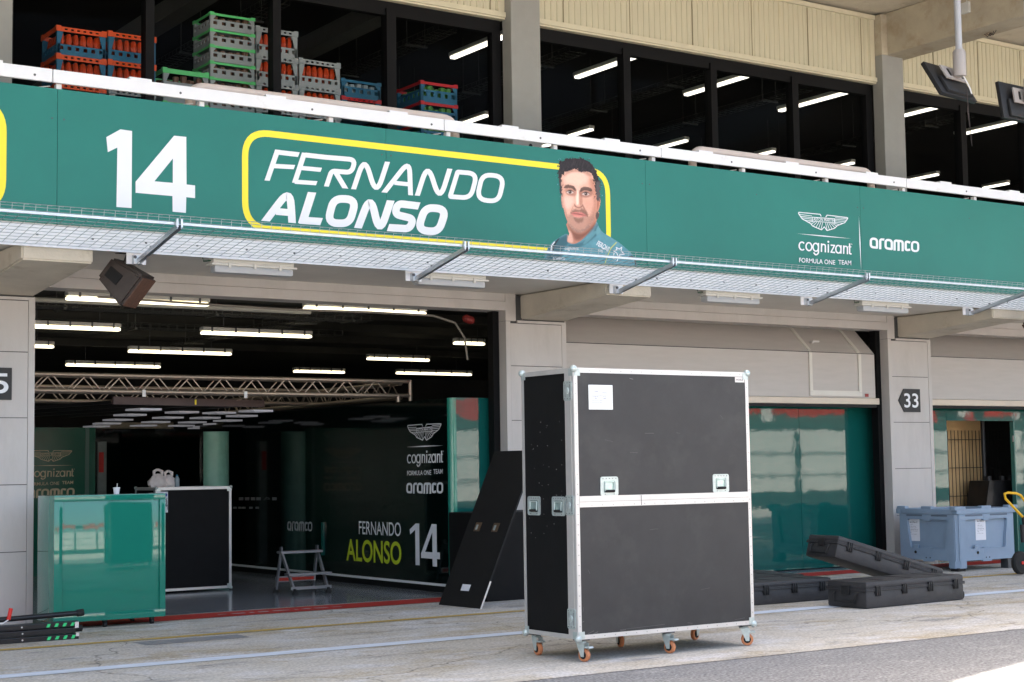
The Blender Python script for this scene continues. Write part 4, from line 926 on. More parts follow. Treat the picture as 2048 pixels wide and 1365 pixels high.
# ================================================================== GARAGE WALL PANELS
XW = 10.39
def wp(x, y):
    q = at(x, y, 0, XW); return -q.y, q.z
wl_ = thing('garage_wall', 'gloss black green garage wall with white team lettering and a green end return', 'wall panel', (XW, 16.75, 0))
part(B(XW, XW+.05, 16.70, 24.2, .10, 2.37), 'side_panel', gloss_black, wl_)
part(B(XW-.012, XW-.001, 16.70, 24.2, .085, .115), 'base_strip', white_p, wl_)
part(B(XW+.02, XW+.05, 16.70, 24.2, .006, .099), 'plinth', dark_groove, wl_)
cr = MB(); cp_ = [(XW+.08-.08*math.cos(R(a)), 16.70-.08*math.sin(R(a))) for a in range(0, 91, 10)]
cr.prism([[(x, y, .006) for x, y in cp_]+[(XW+.08, 16.71, .006), (XW, 16.71, .006)]], (0, 0, 2.364))
part(cr, 'corner_post', M('corner green', (.02, .22, .16), .12, var=0, coat=.6), wl_, smooth=True)
part(B(XW+.081, 11.6, 16.62, 16.66, .006, 2.37), 'end_return', gloss_green, wl_)
def on_wall(k, px0, py0, px1, py1):
    u0 = wp(px0, (py0+py1)/2)[0]; u1 = wp(px1, (py0+py1)/2)[0]; pm = (px0+px1)/2
    return k.fit(u0, wp(pm, py1)[1], u1, wp(pm, py0)[1])
WO, WU, WV = (XW-.001, 0, 0), (0, -1, 0), (0, 0, 1)
part(on_wall(LOGO, 813, 848, 888, 951).place(MB(), WO, WU, WV), 'team_logo', ink_white, wl_)
part(on_wall(OIL, 813, 965, 887, 988).place(MB(), WO, WU, WV), 'sponsor_lettering', ink_white, wl_)
part(on_wall(text('FERNANDO', .004), 718, 1044, 802, 1071).place(MB(), WO, WU, WV), 'first_name_lettering', ink_white, wl_)
part(on_wall(text('ALONSO', .018), 693, 1081, 803, 1126).place(MB(), WO, WU, WV), 'surname_lettering', ink_lime, wl_)
part(on_wall(Ink().poly([(0, 205), (60, 160), (95, 160), (95, 455), (55, 455), (55, 205), (5, 240)]).poly([(110, 370), (215, 160), (262, 160), (262, 355), (290, 355), (290, 402), (262, 402), (262, 455), (220, 455), (220, 402), (110, 402)], [(150, 357), (220, 357), (220, 218)]).map(lambda x, y: (x, -y)), 820, 1048, 880, 1132).place(MB(), WO, WU, WV), 'number', ink_white, wl_)
part(on_wall(OIL, 575, 1043, 625, 1063).place(MB(), WO, WU, WV), 'sponsor_lettering', M('dim lettering', (.45, .46, .48), .5, var=0), wl_)
part(B(XW-.03, XW-.002, 19.92, 19.97, .35, .80), 'green_edge', gloss_green, wl_)
em = Ink()
for k, xx in enumerate((482, 494, 506, 517, 530, 549)):
    if k == 4: em.merge(on_wall(wings(), 528, 994, 541, 1001))
    else: em.poly([wp(xx-4, 995), wp(xx+5, 995), wp(xx+5, 1001), wp(xx-4, 1001)])
for xx in (470, 480, 488, 502, 515): em.poly([wp(xx-3, 1014), wp(xx+4, 1014), wp(xx+4, 1018), wp(xx-3, 1018)])
part(em.place(MB(), WO, WU, WV), 'small_emblems', M('faint lettering', (.16, .16, .165), .6, var=0), wl_)
# partition with logos at the back left
pt = thing('garage_partition', 'dark green partition with pale gold team logos at the back left of the garage', 'partition', (7.5, 24, 0))
YP2 = 24.0
part(B(6.2, 8.60, YP2, YP2+.06, .006, 2.22), 'panel', part_green, pt)
part(B(8.44, 8.50, YP2-.012, YP2-.001, .006, 2.22), 'edge_trim', M('partition trim', (.05, .12, .10), .3, var=0), pt)
def pp2(x, y): 
    q = at(x, y, 1, YP2-.001); return q.x, q.z
def on_part(k, px0, py0, px1, py1):
    a = pp2(px0, (py0+py1)/2)[0]; b = pp2(px1, (py0+py1)/2)[0]; pm = (px0+px1)/2; return k.fit(a, pp2(pm, py1)[1], b, pp2(pm, py0)[1])
part(on_part(LOGO, 54, 901, 149, 971).place(MB(), (0, YP2-.001, 0), BU, BV), 'team_logo', ink_dim, pt)
part(on_part(OIL, 54, 977, 149, 996).place(MB(), (0, YP2-.001, 0), BU, BV), 'sponsor_lettering', ink_dim, pt)
p2 = thing('garage_partition', 'black garage back partition behind the framed black case', 'partition', (10, 26, 0))
part(B(8.75, 12.5, 26.0, 26.06, .006, 2.3), 'panel', gloss_black, p2)
xa = at(415, 900, 1, 22.0).x; xb = at(465, 900, 1, 22.0).x
p3 = thing('curved_column', 'pale green column behind the framed black case', 'column', (xa, 22.0, 0))
cm = MB(); cm.prism([[(xa+(xb-xa)*(.5-.5*math.cos(R(a))), 22.15-.16*math.sin(R(a)), .006) for a in range(0, 181, 15)]], (0, 0, 2.1))
part(cm, 'column_shell', M('column green', (.24, .50, .41), .3, var=.1), p3, smooth=True)
xa = at(195, 930, 1, 24.8).x; xb = at(213, 930, 1, 24.8).x
p4 = thing('painted_reflection', 'narrow pale painted gloss reflection with a red patch at the back of the garage', 'painted reflection', (xa, 24.8, 0))  # gloss reflection put into the colours of an added narrow panel
part(B(xa, xb, 24.8, 24.9, .006, 2.02), 'reflection_body', M('reflection grey', (.20, .24, .24), .3, var=.2), p4)
zc = at(205, 905, 1, 24.8).z; zd = at(205, 945, 1, 24.8).z
part(B(xa+.02, xb-.05, 24.785, 24.799, zd, zc), 'red_reflection', red_pl, p4)
sb = thing('back_header', 'beige header strip at the back of the garage under the light rig', 'header', (9, 25.8, 2.3))
part(B(at(194, 865, 1, 25.8).x, at(347, 865, 1, 25.8).x, 25.8, 25.9, 2.26, 2.36), 'header_board', M('header beige', (.30, .26, .20), .6, var=.1), sb)

# ================================================================== TRUSS AND LIGHT RIG
ts = thing('stage_truss', 'aluminium box truss with zigzag braces crossing the open garage', 'truss', (8, 18, 2.5))
def truss(m1, m2, a, b, up_, side, r=.024):
    a, b, up_, side = map(Vector, (a, b, up_, side)); L = (b-a).length; d = (b-a)/L
    for o in (Vector(), up_, side, up_+side): m1.cyl(a+o, b+o, r, 12)
    n = int(L/.42)
    for k in range(n):
        p = a+d*(k*.42+.04); q = p+d*.18; e = p+d*.36
        for o in (Vector(), side): m2.tube([p+o, q+up_+o], .008, 6); m2.tube([q+up_+o+d*.02, e+o], .008, 6)
        for o in (Vector(), up_): m2.tube([p+o, q+side+o], .008, 6)
c1, c2 = MB(), MB(); truss(c1, c2, (3.6, 18.0, 2.458), (10.64, 18.0, 2.458), (0, 0, .184), (0, .2, 0))
part(c1, 'chords', truss_m, ts, smooth=True); part(c2, 'braces', truss_m, ts, smooth=True)
c1, c2 = MB(), MB(); truss(c1, c2, (10.46, 18.24, 2.44), (10.46, 24, 2.44), (0, 0, .184), (.18, 0, 0))
c1b, c2b = MB(), MB(); truss(c1b, c2b, (3.6, 20.5, 2.458), (10.64, 20.5, 2.458), (0, 0, .184), (0, .2, 0))
part(c1b, 'rear_chords', truss_m, ts, smooth=True); part(c2b, 'rear_braces', truss_m, ts, smooth=True)
part(c1, 'side_chords', truss_m, ts, smooth=True); part(c2, 'side_braces', truss_m, ts, smooth=True)
for xx in (10.46, 10.64): part(MB().cyl((xx, 18.0, .005), (xx, 18.0, 2.45 if xx < 10.5 else 2.66), .026, 12), 'post', truss_m, ts, smooth=True)
for xx in (7.02, 8.31): part(B(xx-.02, xx+.02, 17.965, 17.975, 2.40, 2.48), 'truss_clamp', white_p, ts)
rg = thing('light_rig', 'dark ceiling light rig with rows of square frosted panels under the truss', 'light rig', (8, 18.5, 2.4))
ZR = 2.27
ea = at(225, 797, 2, 2.385); eb = at(527, 812, 2, 2.335); eb.z = ea.z = 2.36
dv = (eb-ea).normalized(); pv = Vector((-dv.y, dv.x, 0))
part(MB().obox((ea+eb)/2, (eb-ea)/2, pv*.02, (0, 0, .045)), 'front_bar', rig_bar, rg)
ex = (ea+eb)/2+dv*.05
part(MB().obox(ex-pv*.024, dv*.012, pv*.003, (0, 0, .03)), 'yellow_mark', ink_yellow, rg)
pan = [(930, 368), (820, 412), (720, 452), (630, 482), (545, 506), (450, 524), (1245, 390), (1130, 434), (1030, 470), (930, 499), (850, 523), (1550, 395), (1435, 436), (1330, 472), (1240, 500), (1140, 524), (1850, 380), (1735, 420), (1620, 458), (1530, 486), (1440, 508), (1330, 522)]
for (a, b) in pan:
    c = at(60+a/4.096, 730+b/4.096, 2, ZR)
    if c.y > 33: continue
    o = part(MB().obox(c, dv*.15, pv*.16, (0, 0, .012)), 'light_panel', led_panel, rg)
for f in (0.06, .36, .64, .93):
    c = ea+(eb-ea)*f; part(MB().obox(c+pv*2.2+Vector((0, 0, -.01)), dv*.03, pv*2.2, (0, 0, .02)), 'rig_rail', black_pl, rg)

# ================================================================== GREEN CABINET, CUP, BLACK CASE, BAGS, BOTTLE
gc = thing('green_cabinet', 'gloss green wheeled cabinet at the left side of the open garage', 'cabinet', (5.7, 15.7, 0))
gx0, gx1, gy, gz0, gz1 = 5.145, 6.285, 15.5, .075, 1.305
part(B(gx0, gx1, gy+.012, 16.0, gz0, gz1, b=.012), 'carcass', cabinet_green, gc, smooth=True)
f = MB(); c = .085
f.box(gx0, gx1, gy-.006, gy+.0115, gz1-c*.7, gz1-.001, b=.004).box(gx0, gx1, gy-.006, gy+.0115, gz0, gz0+c*.9, b=.004).box(gx0, gx0+c, gy-.0065, gy+.011, gz0+c*.9, gz1-c*.7, b=.004).box(gx1-c*.7, gx1, gy-.0065, gy+.011, gz0+c*.9, gz1-c*.7, b=.004)
part(f, 'front_frame', cabinet_green, gc, smooth=True)
for x, y in ((5.68, 15.56), (6.17, 15.57), (5.25, 15.56), (5.3, 15.92), (6.1, 15.92)):
    part(MB().cyl((x-.015, y, .032), (x+.015, y, .032), .031, 14).box(x-.02, x+.02, y-.02, y+.02, .055, .078), 'castor', black_pl, gc)
cu = thing('paper_cup', 'white paper cup with a straw on top of the green cabinet', 'cup', (0, 0, 0))
cc = at(233, 989, 1, 15.75); cc.z = gz1
part(MB().lathe(cc, (0, 0, 1), [(.026, 0), (.033, .055), (.036, .057), (.036, .063), (.03, .066)], 18), 'cup_body', paper, cu, smooth=True)
part(MB().cyl(cc+Vector((.004, 0, .06)), cc+Vector((.008, 0, .105)), .003, 6), 'straw', white_p, cu)
bc = thing('black_case', 'black panelled case with aluminium edges standing behind the green cabinet', 'flight case', (8.2, 19.3, 0))
cx0, cx1, cy0, cy1, cz0, cz1 = 7.70, 8.72, 19.3, 20.0, .03, 1.325
part(B(cx0+.01, cx1-.01, cy0+.006, cy1-.006, cz0+.01, cz1-.01), 'panels', case_black_shaded, bc)
def edging(t, x0, x1, y0, y1, z0, z1, e=.032, mat=alu, th=.004, ball=.03, balls=True):
    m = MB()
    for z, s in ((z0, 1), (z1, -1)):
        m.box(x0, x1, y0-th, y0, z, z+s*e); m.box(x0-th, x0, y0, y1, z, z+s*e); m.box(x1, x1+th, y0, y1, z, z+s*e); m.box(x0, x1, y1, y1+th, z, z+s*e)
    for x, s in ((x0, 1), (x1, -1)):
        m.box(x, x+s*e, y0-th+.0005, y0, z0+e, z1-e); m.box(x, x+s*e, y1, y1+th-.0005, z0+e, z1-e)
        for y, q in ((y0, 1), (y1, -1)): m.box(x-s*th+s*.0005, x, y, y+q*e, z0+e, z1-e)
    for x, s in ((x0, 1), (x1, -1)):
        for y, q in ((y0, 1), (y1, -1)): m.box(x, x+s*e, y, y1 if False else y+q*e, z1, z1+th)
    m.box(x0, x1, y0, y0+e, z1+.0006, z1+th+.0006); m.box(x0, x1, y1-e, y1, z1+.0006, z1+th+.0006); m.box(x0, x0+e, y0+e, y1-e, z1+.0006, z1+th); m.box(x1-e, x1, y0+e, y1-e, z1+.0006, z1+th)
    part(m, 'edge_profile', mat, t)
    if balls:
        for x in (x0+.004, x1-.004):
            for y in (y0+.004, y1-.004):
                for z in (z0+.004, z1-.004):
                    if y > (y0+y1)/2 and x > (x0+x1)/2: continue
                    sx = 1 if x < (x0+x1)/2 else -1; sy = 1 if y < (y0+y1)/2 else -1; sz = 1 if z < (z0+z1)/2 else -1
                    b = MB().ball((x, y, z), ball, 14)
                    b.box(x, x+sx*.055, y-sy*.009-.002, y-sy*.009+.002, z, z+sz*.055).box(x-sx*.009-.002, x-sx*.009+.002, y, y+sy*.055, z, z+sz*.055)
                    part(b, 'ball_corner', chrome, t, smooth=True)
edging(bc, cx0, cx1, cy0, cy1, cz0, cz1, ball=.022)
lb = part(B(cx0+.02, cx0+.155, cy0-.010, cy0-.005, cz1-.31, cz1-.05), 'label_sheet', paper, bc)
part(MB().lathe((cx0+.125, cy0-.0105, cz1-.09), (0, -1, 0), [(.02, 0), (.02, .001)], 16), 'blue_dot', M('label blue', (.01, .05, .28), .5, var=0), lb)
part(text('XDB', .03).fit(0, 0, .11, .045).map(lambda x, y: (cx0+.10+y, cz1-.13-x)).place(MB(), (0, cy0-.0112, 0), BU, BV).box(cx0+.145, cx0+.15, cy0-.0112, cy0-.0108, cz1-.28, cz1-.2), 'label_print', ink_black, lb)
def bag(px, py, w, h, label, hole):
    base = at(px, py, 1, 19.6); base.z = cz1+.006; t = thing('carrier_bag', label, 'bag', base)
    pr_ = [(.0, .46), (.18, .5), (.45, .48), (.65, .40), (.80, .30), (.92, .20), (1, .06)]
    m = MB(); n = 20; vs = []
    for i, (z, r) in enumerate(pr_):
        for k in range(n):
            a = 2*math.pi*k/n; j = 1+.12*math.sin(3*a+i*2+px)+.06*math.sin(7*a+i)
            vs.append(base+Vector((math.cos(a)*r*w*j, math.sin(a)*r*w*.55*j, z*h*.78)))
    m.add(vs, [(i*n+k, i*n+(k+1) % n, (i+1)*n+(k+1) % n, (i+1)*n+k) for i in range(len(pr_)-1) for k in range(n)])
    part(m, 'bag_body', bag_m, t, smooth=True)
    for s in (-1, 1): part(MB().tube([base+Vector((s*.22*w, 0, h*.70)), base+Vector((s*.24*w, 0, h*.92)), base+Vector((s*.05*w, .01, h*1.02)), base+Vector((-s*.16*w, .01, h*.92)), base+Vector((-s*.2*w, 0, h*.68))], .014, 6), 'bag_handle', bag_m, t, smooth=True)
bag(316, 972, .26, .22, 'white knotted carrier bag on the black case, left one', 0)
bag(337, 972, .22, .20, 'white knotted carrier bag on the black case, right one beside the bottle', 0)
bt = thing('water_bottle', 'clear plastic water bottle on the black case right of the bags', 'bottle', (8, 19.6, 1.33))
b0_ = at(354, 972, 1, 19.55); b0_.z = cz1+.006
part(MB().lathe(b0_, (0, 0, 1), [(.03, 0), (.033, .01), (.031, .05), (.033, .09), (.028, .11), (.013, .135)], 16), 'bottle_body', bottle_m, bt, smooth=True)
part(MB().lathe(b0_+Vector((0, 0, .135)), (0, 0, 1), [(.014, 0), (.014, .018)], 12), 'cap', blue_pl, bt)

# ================================================================== STEP STOOL
stool_alu = M('dull stool aluminium', (.26, .26, .27), .4, metal=.6, var=.12)
st = thing('step_stool', 'small aluminium two tread step ladder with a red strip on the grey garage floor', 'step stool', (9.1, 18, 0))
FL, FR, RL, RR = [at(*q, 2, .005) for q in ((590, 1190), (657, 1186), (552, 1186), (626, 1180))]
ztop = .50
ex_ = (FR-FL).normalized(); ey_ = ((RL-FL)+(RR-FR)).normalized()
def stp(a, b, t): return a+(b-a)*t
TL = stp(FL, RL, .72)+Vector((0, 0, ztop)); TR = stp(FR, RR, .72)+Vector((0, 0, ztop))
for a, b in ((FL, TL), (FR, TR)): part(MB().obox((a+b)/2+Vector((0, 0, .02)), (b-a)/2*.94, ex_*.012, (b-a).cross(ex_).normalized()*.022), 'front_leg', stool_alu, st)
for a, b in ((RL, TL), (RR, TR)): part(MB().obox((a+b)/2+Vector((0, 0, .02)), (b-a)/2*.94, ex_*.012, (b-a).cross(ex_).normalized()*.02), 'rear_leg', stool_alu, st)
for a in (FL, FR, RL, RR): part(MB().lathe(a, (0, 0, 1), [(.042, 0), (.04, .016), (.02, .05), (.018, .07)], 12), 'rubber_foot', rubber, st)
c = (TL+TR)/2; h = (TR-TL).length/2
part(MB().obox(c-ey_*.02, ex_*(h+.01), ey_*.075, (0, 0, .014)), 'top_tread', stool_alu, st)
c2_ = stp(stp(FL, FR, .5), stp(RL, RR, .5), .25)+Vector((0, 0, .24))
part(MB().obox(c2_-ey_*.03, ex_*(h+.02), ey_*.07, (0, 0, .013)), 'lower_tread', stool_alu, st)
c3_ = stp(FL, FR, .5)+Vector((0, 0, .075)); part(MB().obox(c3_+ey_*.02, ex_*h, ey_*.012, (0, 0, .018)), 'front_bar', stool_alu, st)
c4_ = stp(RL, RR, .5)+Vector((0, 0, .16)); o = part(MB().obox(c4_-ey_*.03, ex_*h, ey_*.012, (0, 0, .035)), 'rear_bar', stool_alu, st)
part(MB().obox(c4_-ey_*.046, ex_*h*.9, ey_*.003, (0, 0, .019)), 'red_strip', M('strip red', (.42, .03, .015), .5, var=.5, scale=60), o)
for a in (TL, TR): part(MB().obox(a+Vector((0, 0, .03)), ex_*.012, ey_*.03, (0, 0, .04)), 'hinge', steel_dk, st)

# ================================================================== FOLDED BLACK POLE STACK, LEFT FOREGROUND
fk = thing('folded_stand', 'stack of black folded poles with green striped tape lying before the left pillar', 'folded stand', (4.6, 14.9, 0))
ge = at(158, 1279, 2, 0); gy_ = ge.y
bars = [(.028, .0, .0), (.028, .06, .01), (.085, .0, -.03), (.085, .06, -.01), (.14, .02, .0), (.14, .08, .02)]
for i, (z, dy, dx) in enumerate(bars):
    o = part(B(2.2, ge.x+dx, gy_+dy, gy_+dy+.05, z-.024, z+.024, b=.006), 'pole', M('black coat', (.010, .010, .012), .35, var=.1), fk)
    if i in (0, 2, 4) and i != 2:
        for k in range(4):
            xx = ge.x+dx-.30+k*.075; part(MB().prism([[(xx, gy_+dy-.001, z-.015), (xx+.03, gy_+dy-.001, z-.015), (xx+.045, gy_+dy-.001, z+.015), (xx+.015, gy_+dy-.001, z+.015)]], (0, -.001, 0)), 'green_tape', M('tape green', (.03, .55, .18), .4, var=0), o)
    for xx in (ge.x-.52, ge.x-.9): part(MB().cyl((xx, gy_+dy, z), (xx, gy_+dy-.004, z), .008, 8), 'rivet', alu, o)
part(MB().cyl((2.2, gy_+.06, .165), (ge.x+.04, gy_+.06, .235), .024, 12), 'top_pole', MATS['black coat'], fk)
part(MB().cyl((ge.x+.0, gy_+.06, .232), (ge.x+.06, gy_+.06, .238), .032, 12), 'end_cap', rubber, fk)
part(MB().cyl((ge.x-.02, gy_+.10, .09), (ge.x+.06, gy_+.10, .09), .03, 12), 'end_cap', rubber, fk)
part(B(ge.x-.04, ge.x-.005, gy_-.006, gy_-.001, .105, .16).box(ge.x-.03, ge.x+.0, gy_-.006, gy_-.001, .03, .06), 'pale_clip', bag_m, fk)
h0 = at(17, 1240, 1, gy_+.02); h1 = at(22, 1217, 1, gy_+.02)
part(MB().cyl(h0, h1, .018, 12), 'red_handle', red_pl, fk, smooth=True)
part(MB().tube([h0+Vector((-.25, 0, -.01)), h0+Vector((-.05, 0, -.03)), h0], .006, 6), 'handle_wire', white_p, fk)

# ================================================================== THE BIG FLIGHT CASE
fc = thing('flight_case', 'tall black flight case with aluminium edges on orange castors in the foreground', 'flight case', (8.35, 10.45, 0))
x0, x1, y0, y1, z0, z1 = 7.445, 9.265, 10.10, 10.815, .178, 2.272
zm0, zm1 = at(1325, 1007, 1, y0).z-.012, at(1325, 990, 1, y0).z+.006
part(B(x0+.004, x1-.004, y0+.003, y1-.003, z0+.004, z1-.002), 'side_shell', case_black_shaded, fc)
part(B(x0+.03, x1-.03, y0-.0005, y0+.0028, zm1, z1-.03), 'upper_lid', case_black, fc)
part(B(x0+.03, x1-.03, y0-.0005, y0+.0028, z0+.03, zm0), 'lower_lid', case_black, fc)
edging(fc, x0, x1, y0, y1, z0, z1, e=.034, ball=.030)
m = MB().box(x0+.034, x1-.034, y0-.008, y0+.002, zm0, zm1)
part(m, 'middle_rail', alu, fc)
part(B((x0+x1)/2-.27, (x0+x1)/2-.266, y0-.0095, y0-.008, zm0+.004, zm1-.004).box(x0+.034, x1-.034, y0-.0088, y0-.008, (zm0+zm1)/2-.002, (zm0+zm1)/2), 'rail_joint', seam_m, fc)
part(B(x0-.0055, x0-.001, y0+.034, y0+.115, z0+.034, z1-.034), 'side_valance', alu, fc)
def dish_handle(c, n, u, s=.078):
    """recessed spring handle in a pressed dish: plate, pan, grip"""
    c, n, u = Vector(c), Vector(n), Vector(u); v = Vector((0, 0, 1)); o = MB()
    lp = [c+u*p.x+v*p.y for p in fillet([(-s, -s*.86), (-s, s*.86), (s, s*.86), (s, -s*.86)], .022, True, 4)]
    ih = [c+u*p.x+v*p.y for p in fillet([(-s*.66, -s*.56), (-s*.66, s*.5), (s*.66, s*.5), (s*.66, -s*.56)], .012, True, 4)]
    o.prism([lp, ih], n*.006); pl = part(o, 'handle_plate', chrome, fc)
    part(MB().obox(c+n*.0012, u*s*.655, v*s*.52, n*.001), 'handle_pan', M('handle pan', (.42, .55, .53), .25, metal=.6, var=.15, scale=20), pl)
    a = c+u*s*.5-v*s*.42+n*.012; b = c-u*s*.5-v*s*.42+n*.012
    part(MB().cyl(a, b, .0105, 10), 'grip', rubber, pl, smooth=True)
    part(MB().tube([a, a+v*s*.8-n*.004, b+v*s*.8-n*.004, b], .0045, 6), 'grip_bow', chrome, pl, smooth=True)
    rvt = MB()
    for i in range(-2, 3): rvt.cyl(c+u*s*.36*i+v*s*.70+n*.006, c+u*s*.36*i+v*s*.70+n*.0085, .004, 6)
    for q in (-.5, .5): rvt.cyl(c+u*s*q-v*s*.70+n*.006, c+u*s*q-v*s*.70+n*.0085, .004, 6)
    part(rvt, 'handle_rivets', steel_dk, pl)
def latch(c, n, u):
    c, n, u = Vector(c), Vector(n), Vector(u); v = Vector((0, 0, 1)); hw, hh = .052, .078
    lp = [c+u*p.x+v*p.y for p in fillet([(-hw, -hh), (-hw, hh), (hw, hh), (hw, -hh)], .02, True, 4)]
    pl = part(MB().prism([lp], n*.006), 'latch_plate', chrome, fc)
    part(MB().lathe(c+n*.006, n, [(.024, 0), (.024, .006), (.018, .009)], 16).obox(c+n*.012, u*.008, v*.026, n*.004), 'butterfly', M('latch zinc', (.50, .56, .56), .3, metal=.5, var=.15), pl, smooth=True)
    rvt = MB()
    for i in (-.036, 0, .036):
        for j in (-1, 1): rvt.cyl(c+u*i+v*j*.062+n*.006, c+u*i+v*j*.062+n*.0085, .004, 6)
    rvt.obox(c+n*.0068-u*.03, u*.002, v*.05, n*.0005).obox(c+n*.0068+u*.03, u*.002, v*.05, n*.0005)
    part(rvt, 'latch_rivets', steel_dk, pl)
for px, py in ((1218, 973), (1441, 967)):
    c = at(px, py, 1, y0); dish_handle((c.x, y0-.0005, c.z), (0, -1, 0), (1, 0, 0), .088)
for px, py in ((1068, 1012), (1117, 1013)):
    c = at(px, py, 0, x0); dish_handle((x0+.004, c.y, c.z), (-1, 0, 0), (0, -1, 0), .088)
for px, py in ((1137, 782), (1141, 1011), (1145, 1238)):
    c = at(px, py, 0, x0); latch((x0-.0055, c.y, c.z), (-1, 0, 0), (0, -1, 0))
# label frame
la = at(1176, 770, 1, y0); lb_ = at(1225, 820, 1, y0)
lf = part(B(la.x, lb_.x, y0-.007, y0-.001, lb_.z, la.z, b=.003), 'label_frame', M('label frame', (.74, .76, .75), .4, metal=.3, var=.03), fc)
w_ = lb_.x-la.x; h_ = la.z-lb_.z
part(B(la.x+w_*.08, lb_.x-w_*.08, y0-.0085, y0-.0071, lb_.z+h_*.10, la.z-h_*.14), 'label_card', paper, lf)
tx = Ink()
for (t_, a, b, c, d) in (('TEAM', .22, .70, .38, .755), ('GARAGE', .52, .66, .74, .70), ('CASE No', .15, .50, .40, .54), ('07', .24, .42, .33, .47), ('KG', .60, .50, .70, .54), ('94', .6, .42, .72, .47)): tx.merge(text(t_, .0).fit(la.x+w_*a, lb_.z+h_*b, la.x+w_*c, lb_.z+h_*d))
for zz in (.57, .36, .28): tx.poly([(la.x+w_*.12, lb_.z+h_*zz), (lb_.x-w_*.12, lb_.z+h_*zz), (lb_.x-w_*.12, lb_.z+h_*(zz+.006)), (la.x+w_*.12, lb_.z+h_*(zz+.006))])
tx.poly([(la.x+w_*.49, lb_.z+h_*.14), (la.x+w_*.496, lb_.z+h_*.14), (la.x+w_*.496, lb_.z+h_*.57), (la.x+w_*.49, lb_.z+h_*.57)])
part(tx.place(MB(), (0, y0-.0085, 0), BU, BV, .0006, .00005), 'label_print', ink_grey, lf)
tg = at(1479, 760, 1, y0)
tp = part(B(tg.x-.052, tg.x+.052, y0-.003, y0-.001, tg.z-.022, tg.z+.022), 'maker_plate', alu, fc)
part(text('HOILE', .01).fit(tg.x-.04, tg.z-.008, tg.x+.036, tg.z+.008).place(MB(), (0, y0-.003, 0), BU, BV, .0006), 'plate_print', ink_black, tp)
rv = MB()
for k in range(26):
    zz = z0+.1+k*.078
    for xx in (x0+.017, x1-.017): rv.cyl((xx, y0-.004, zz), (xx, y0-.0055, zz), .0042, 6)
for k in range(16):
    xx = x0+.15+k*.105
    for zz in (z0+.017, z1-.017, zm0+.015): rv.cyl((xx, y0-.004-(.004 if zz == zm0+.015 else 0), zz), (xx, y0-.0058-(.004 if zz == zm0+.015 else 0), zz), .0042, 6)
part(rv, 'rivets', M('rivet alloy', (.30, .29, .285), .5, metal=.4, var=0), fc)
sc = MB(); random.seed(11)
for k in range(34):
    yy = random.uniform(y0+.15, y1-.08); zz = random.choice([1.05, 1.25, 1.4, 1.6, 1.75])+random.uniform(-.12, .12); r_ = random.uniform(.0015, .0035)
    sc.box(x0+.0025, x0+.0038, yy-r_, yy+r_, zz-r_, zz+r_)
part(sc, 'side_scuffs', M('scuff pale', (.25, .25, .24), .8, var=0), fc)
sc = MB()
for (a, b, wd) in (((1178, 1273), (1196, 1264), .004), ((1165, 1245), (1168, 1243), .004), ((1240, 1260), (1330, 1249), .0015), ((1290, 867), (1308, 867), .002), ((1259, 757), (1266, 759), .006), ((1375, 1246), (1385, 1247), .002), ((1260, 905), (1275, 906), .0015), ((1240, 1262), (1252, 1260), .003), ((1188, 1262), (1176, 1268), .002), ((1470, 1240), (1490, 1236), .0015), ((1166, 1225), (1167, 1215), .002), ((1352, 866), (1360, 867), .0012), ((1210, 880), (1226, 884), .001), ((1402, 1180), (1420, 1176), .0012), ((1300, 1060), (1316, 1058), .001), ((1176, 1140), (1180, 1148), .0015), ((1440, 830), (1446, 838), .001)):
    p = at(*a, 1, y0-.001); q = at(*b, 1, y0-.001); part(MB().tube([p, q], wd*.5, 4), 'front_scuff', M('scuff mid', (.16, .15, .145), .8, var=0), fc)
def castor(x, y, ang):
    t = part(B(x-.05, x+.05, y-.042, y+.042, z0-.012, z0-.003), 'castor', steel_dk, fc)
    c = Vector((x, y, 0)); d = Vector((math.cos(ang), math.sin(ang), 0)); s = Vector((-d.y, d.x, 0)); r = .0505; wc = c+d*.028+Vector((0, 0, r+.005))
    part(MB().lathe(wc-s*.018, s, [(r*.55, 0), (r-.006, 0), (r, .007), (r, .029), (r-.006, .036), (r*.55, .036)], 26), 'tyre', wheel_or, t, smooth=True)
    part(MB().lathe(wc-s*.021, s, [(.03, 0), (.032, .042)], 18), 'rim', rubber, t)
    part(MB().lathe(wc-s*.030, s, [(.007, 0), (.007, .060)], 10), 'axle', steel_dk, t)
    fk_ = MB().lathe(c+Vector((0, 0, z0-.032)), (0, 0, 1), [(.036, 0), (.04, .012), (.03, .02)], 16)
    for q in (-1, 1): fk_.prism([[c+d*-.028+s*q*.027+Vector((0, 0, z0-.03)), c+d*.05+s*q*.027+Vector((0, 0, z0-.03)), wc+s*q*.027+d*.016+Vector((0, 0, -.012)), wc+s*q*.027-d*.012+Vector((0, 0, -.012))]], s*q*.004)
    part(fk_, 'fork', chrome, t)
    part(MB().obox(wc+d*.034+Vector((0, 0, .062)), d*.034, s*.026, Vector((0, 0, .006))-d*.004), 'brake_pedal', chrome, t)
for x, y, a in ((x0+.07, y0+.055, R(-75)), ((x0+x1)/2+.01, y0+.05, R(-75)), (x1-.075, y0+.05, R(-38)), (x0+.065, y1-.06, R(-95)), ((x0+x1)/2, y1-.06, R(250)), (x1-.07, y1-.06, R(200))): castor(x, y, a)

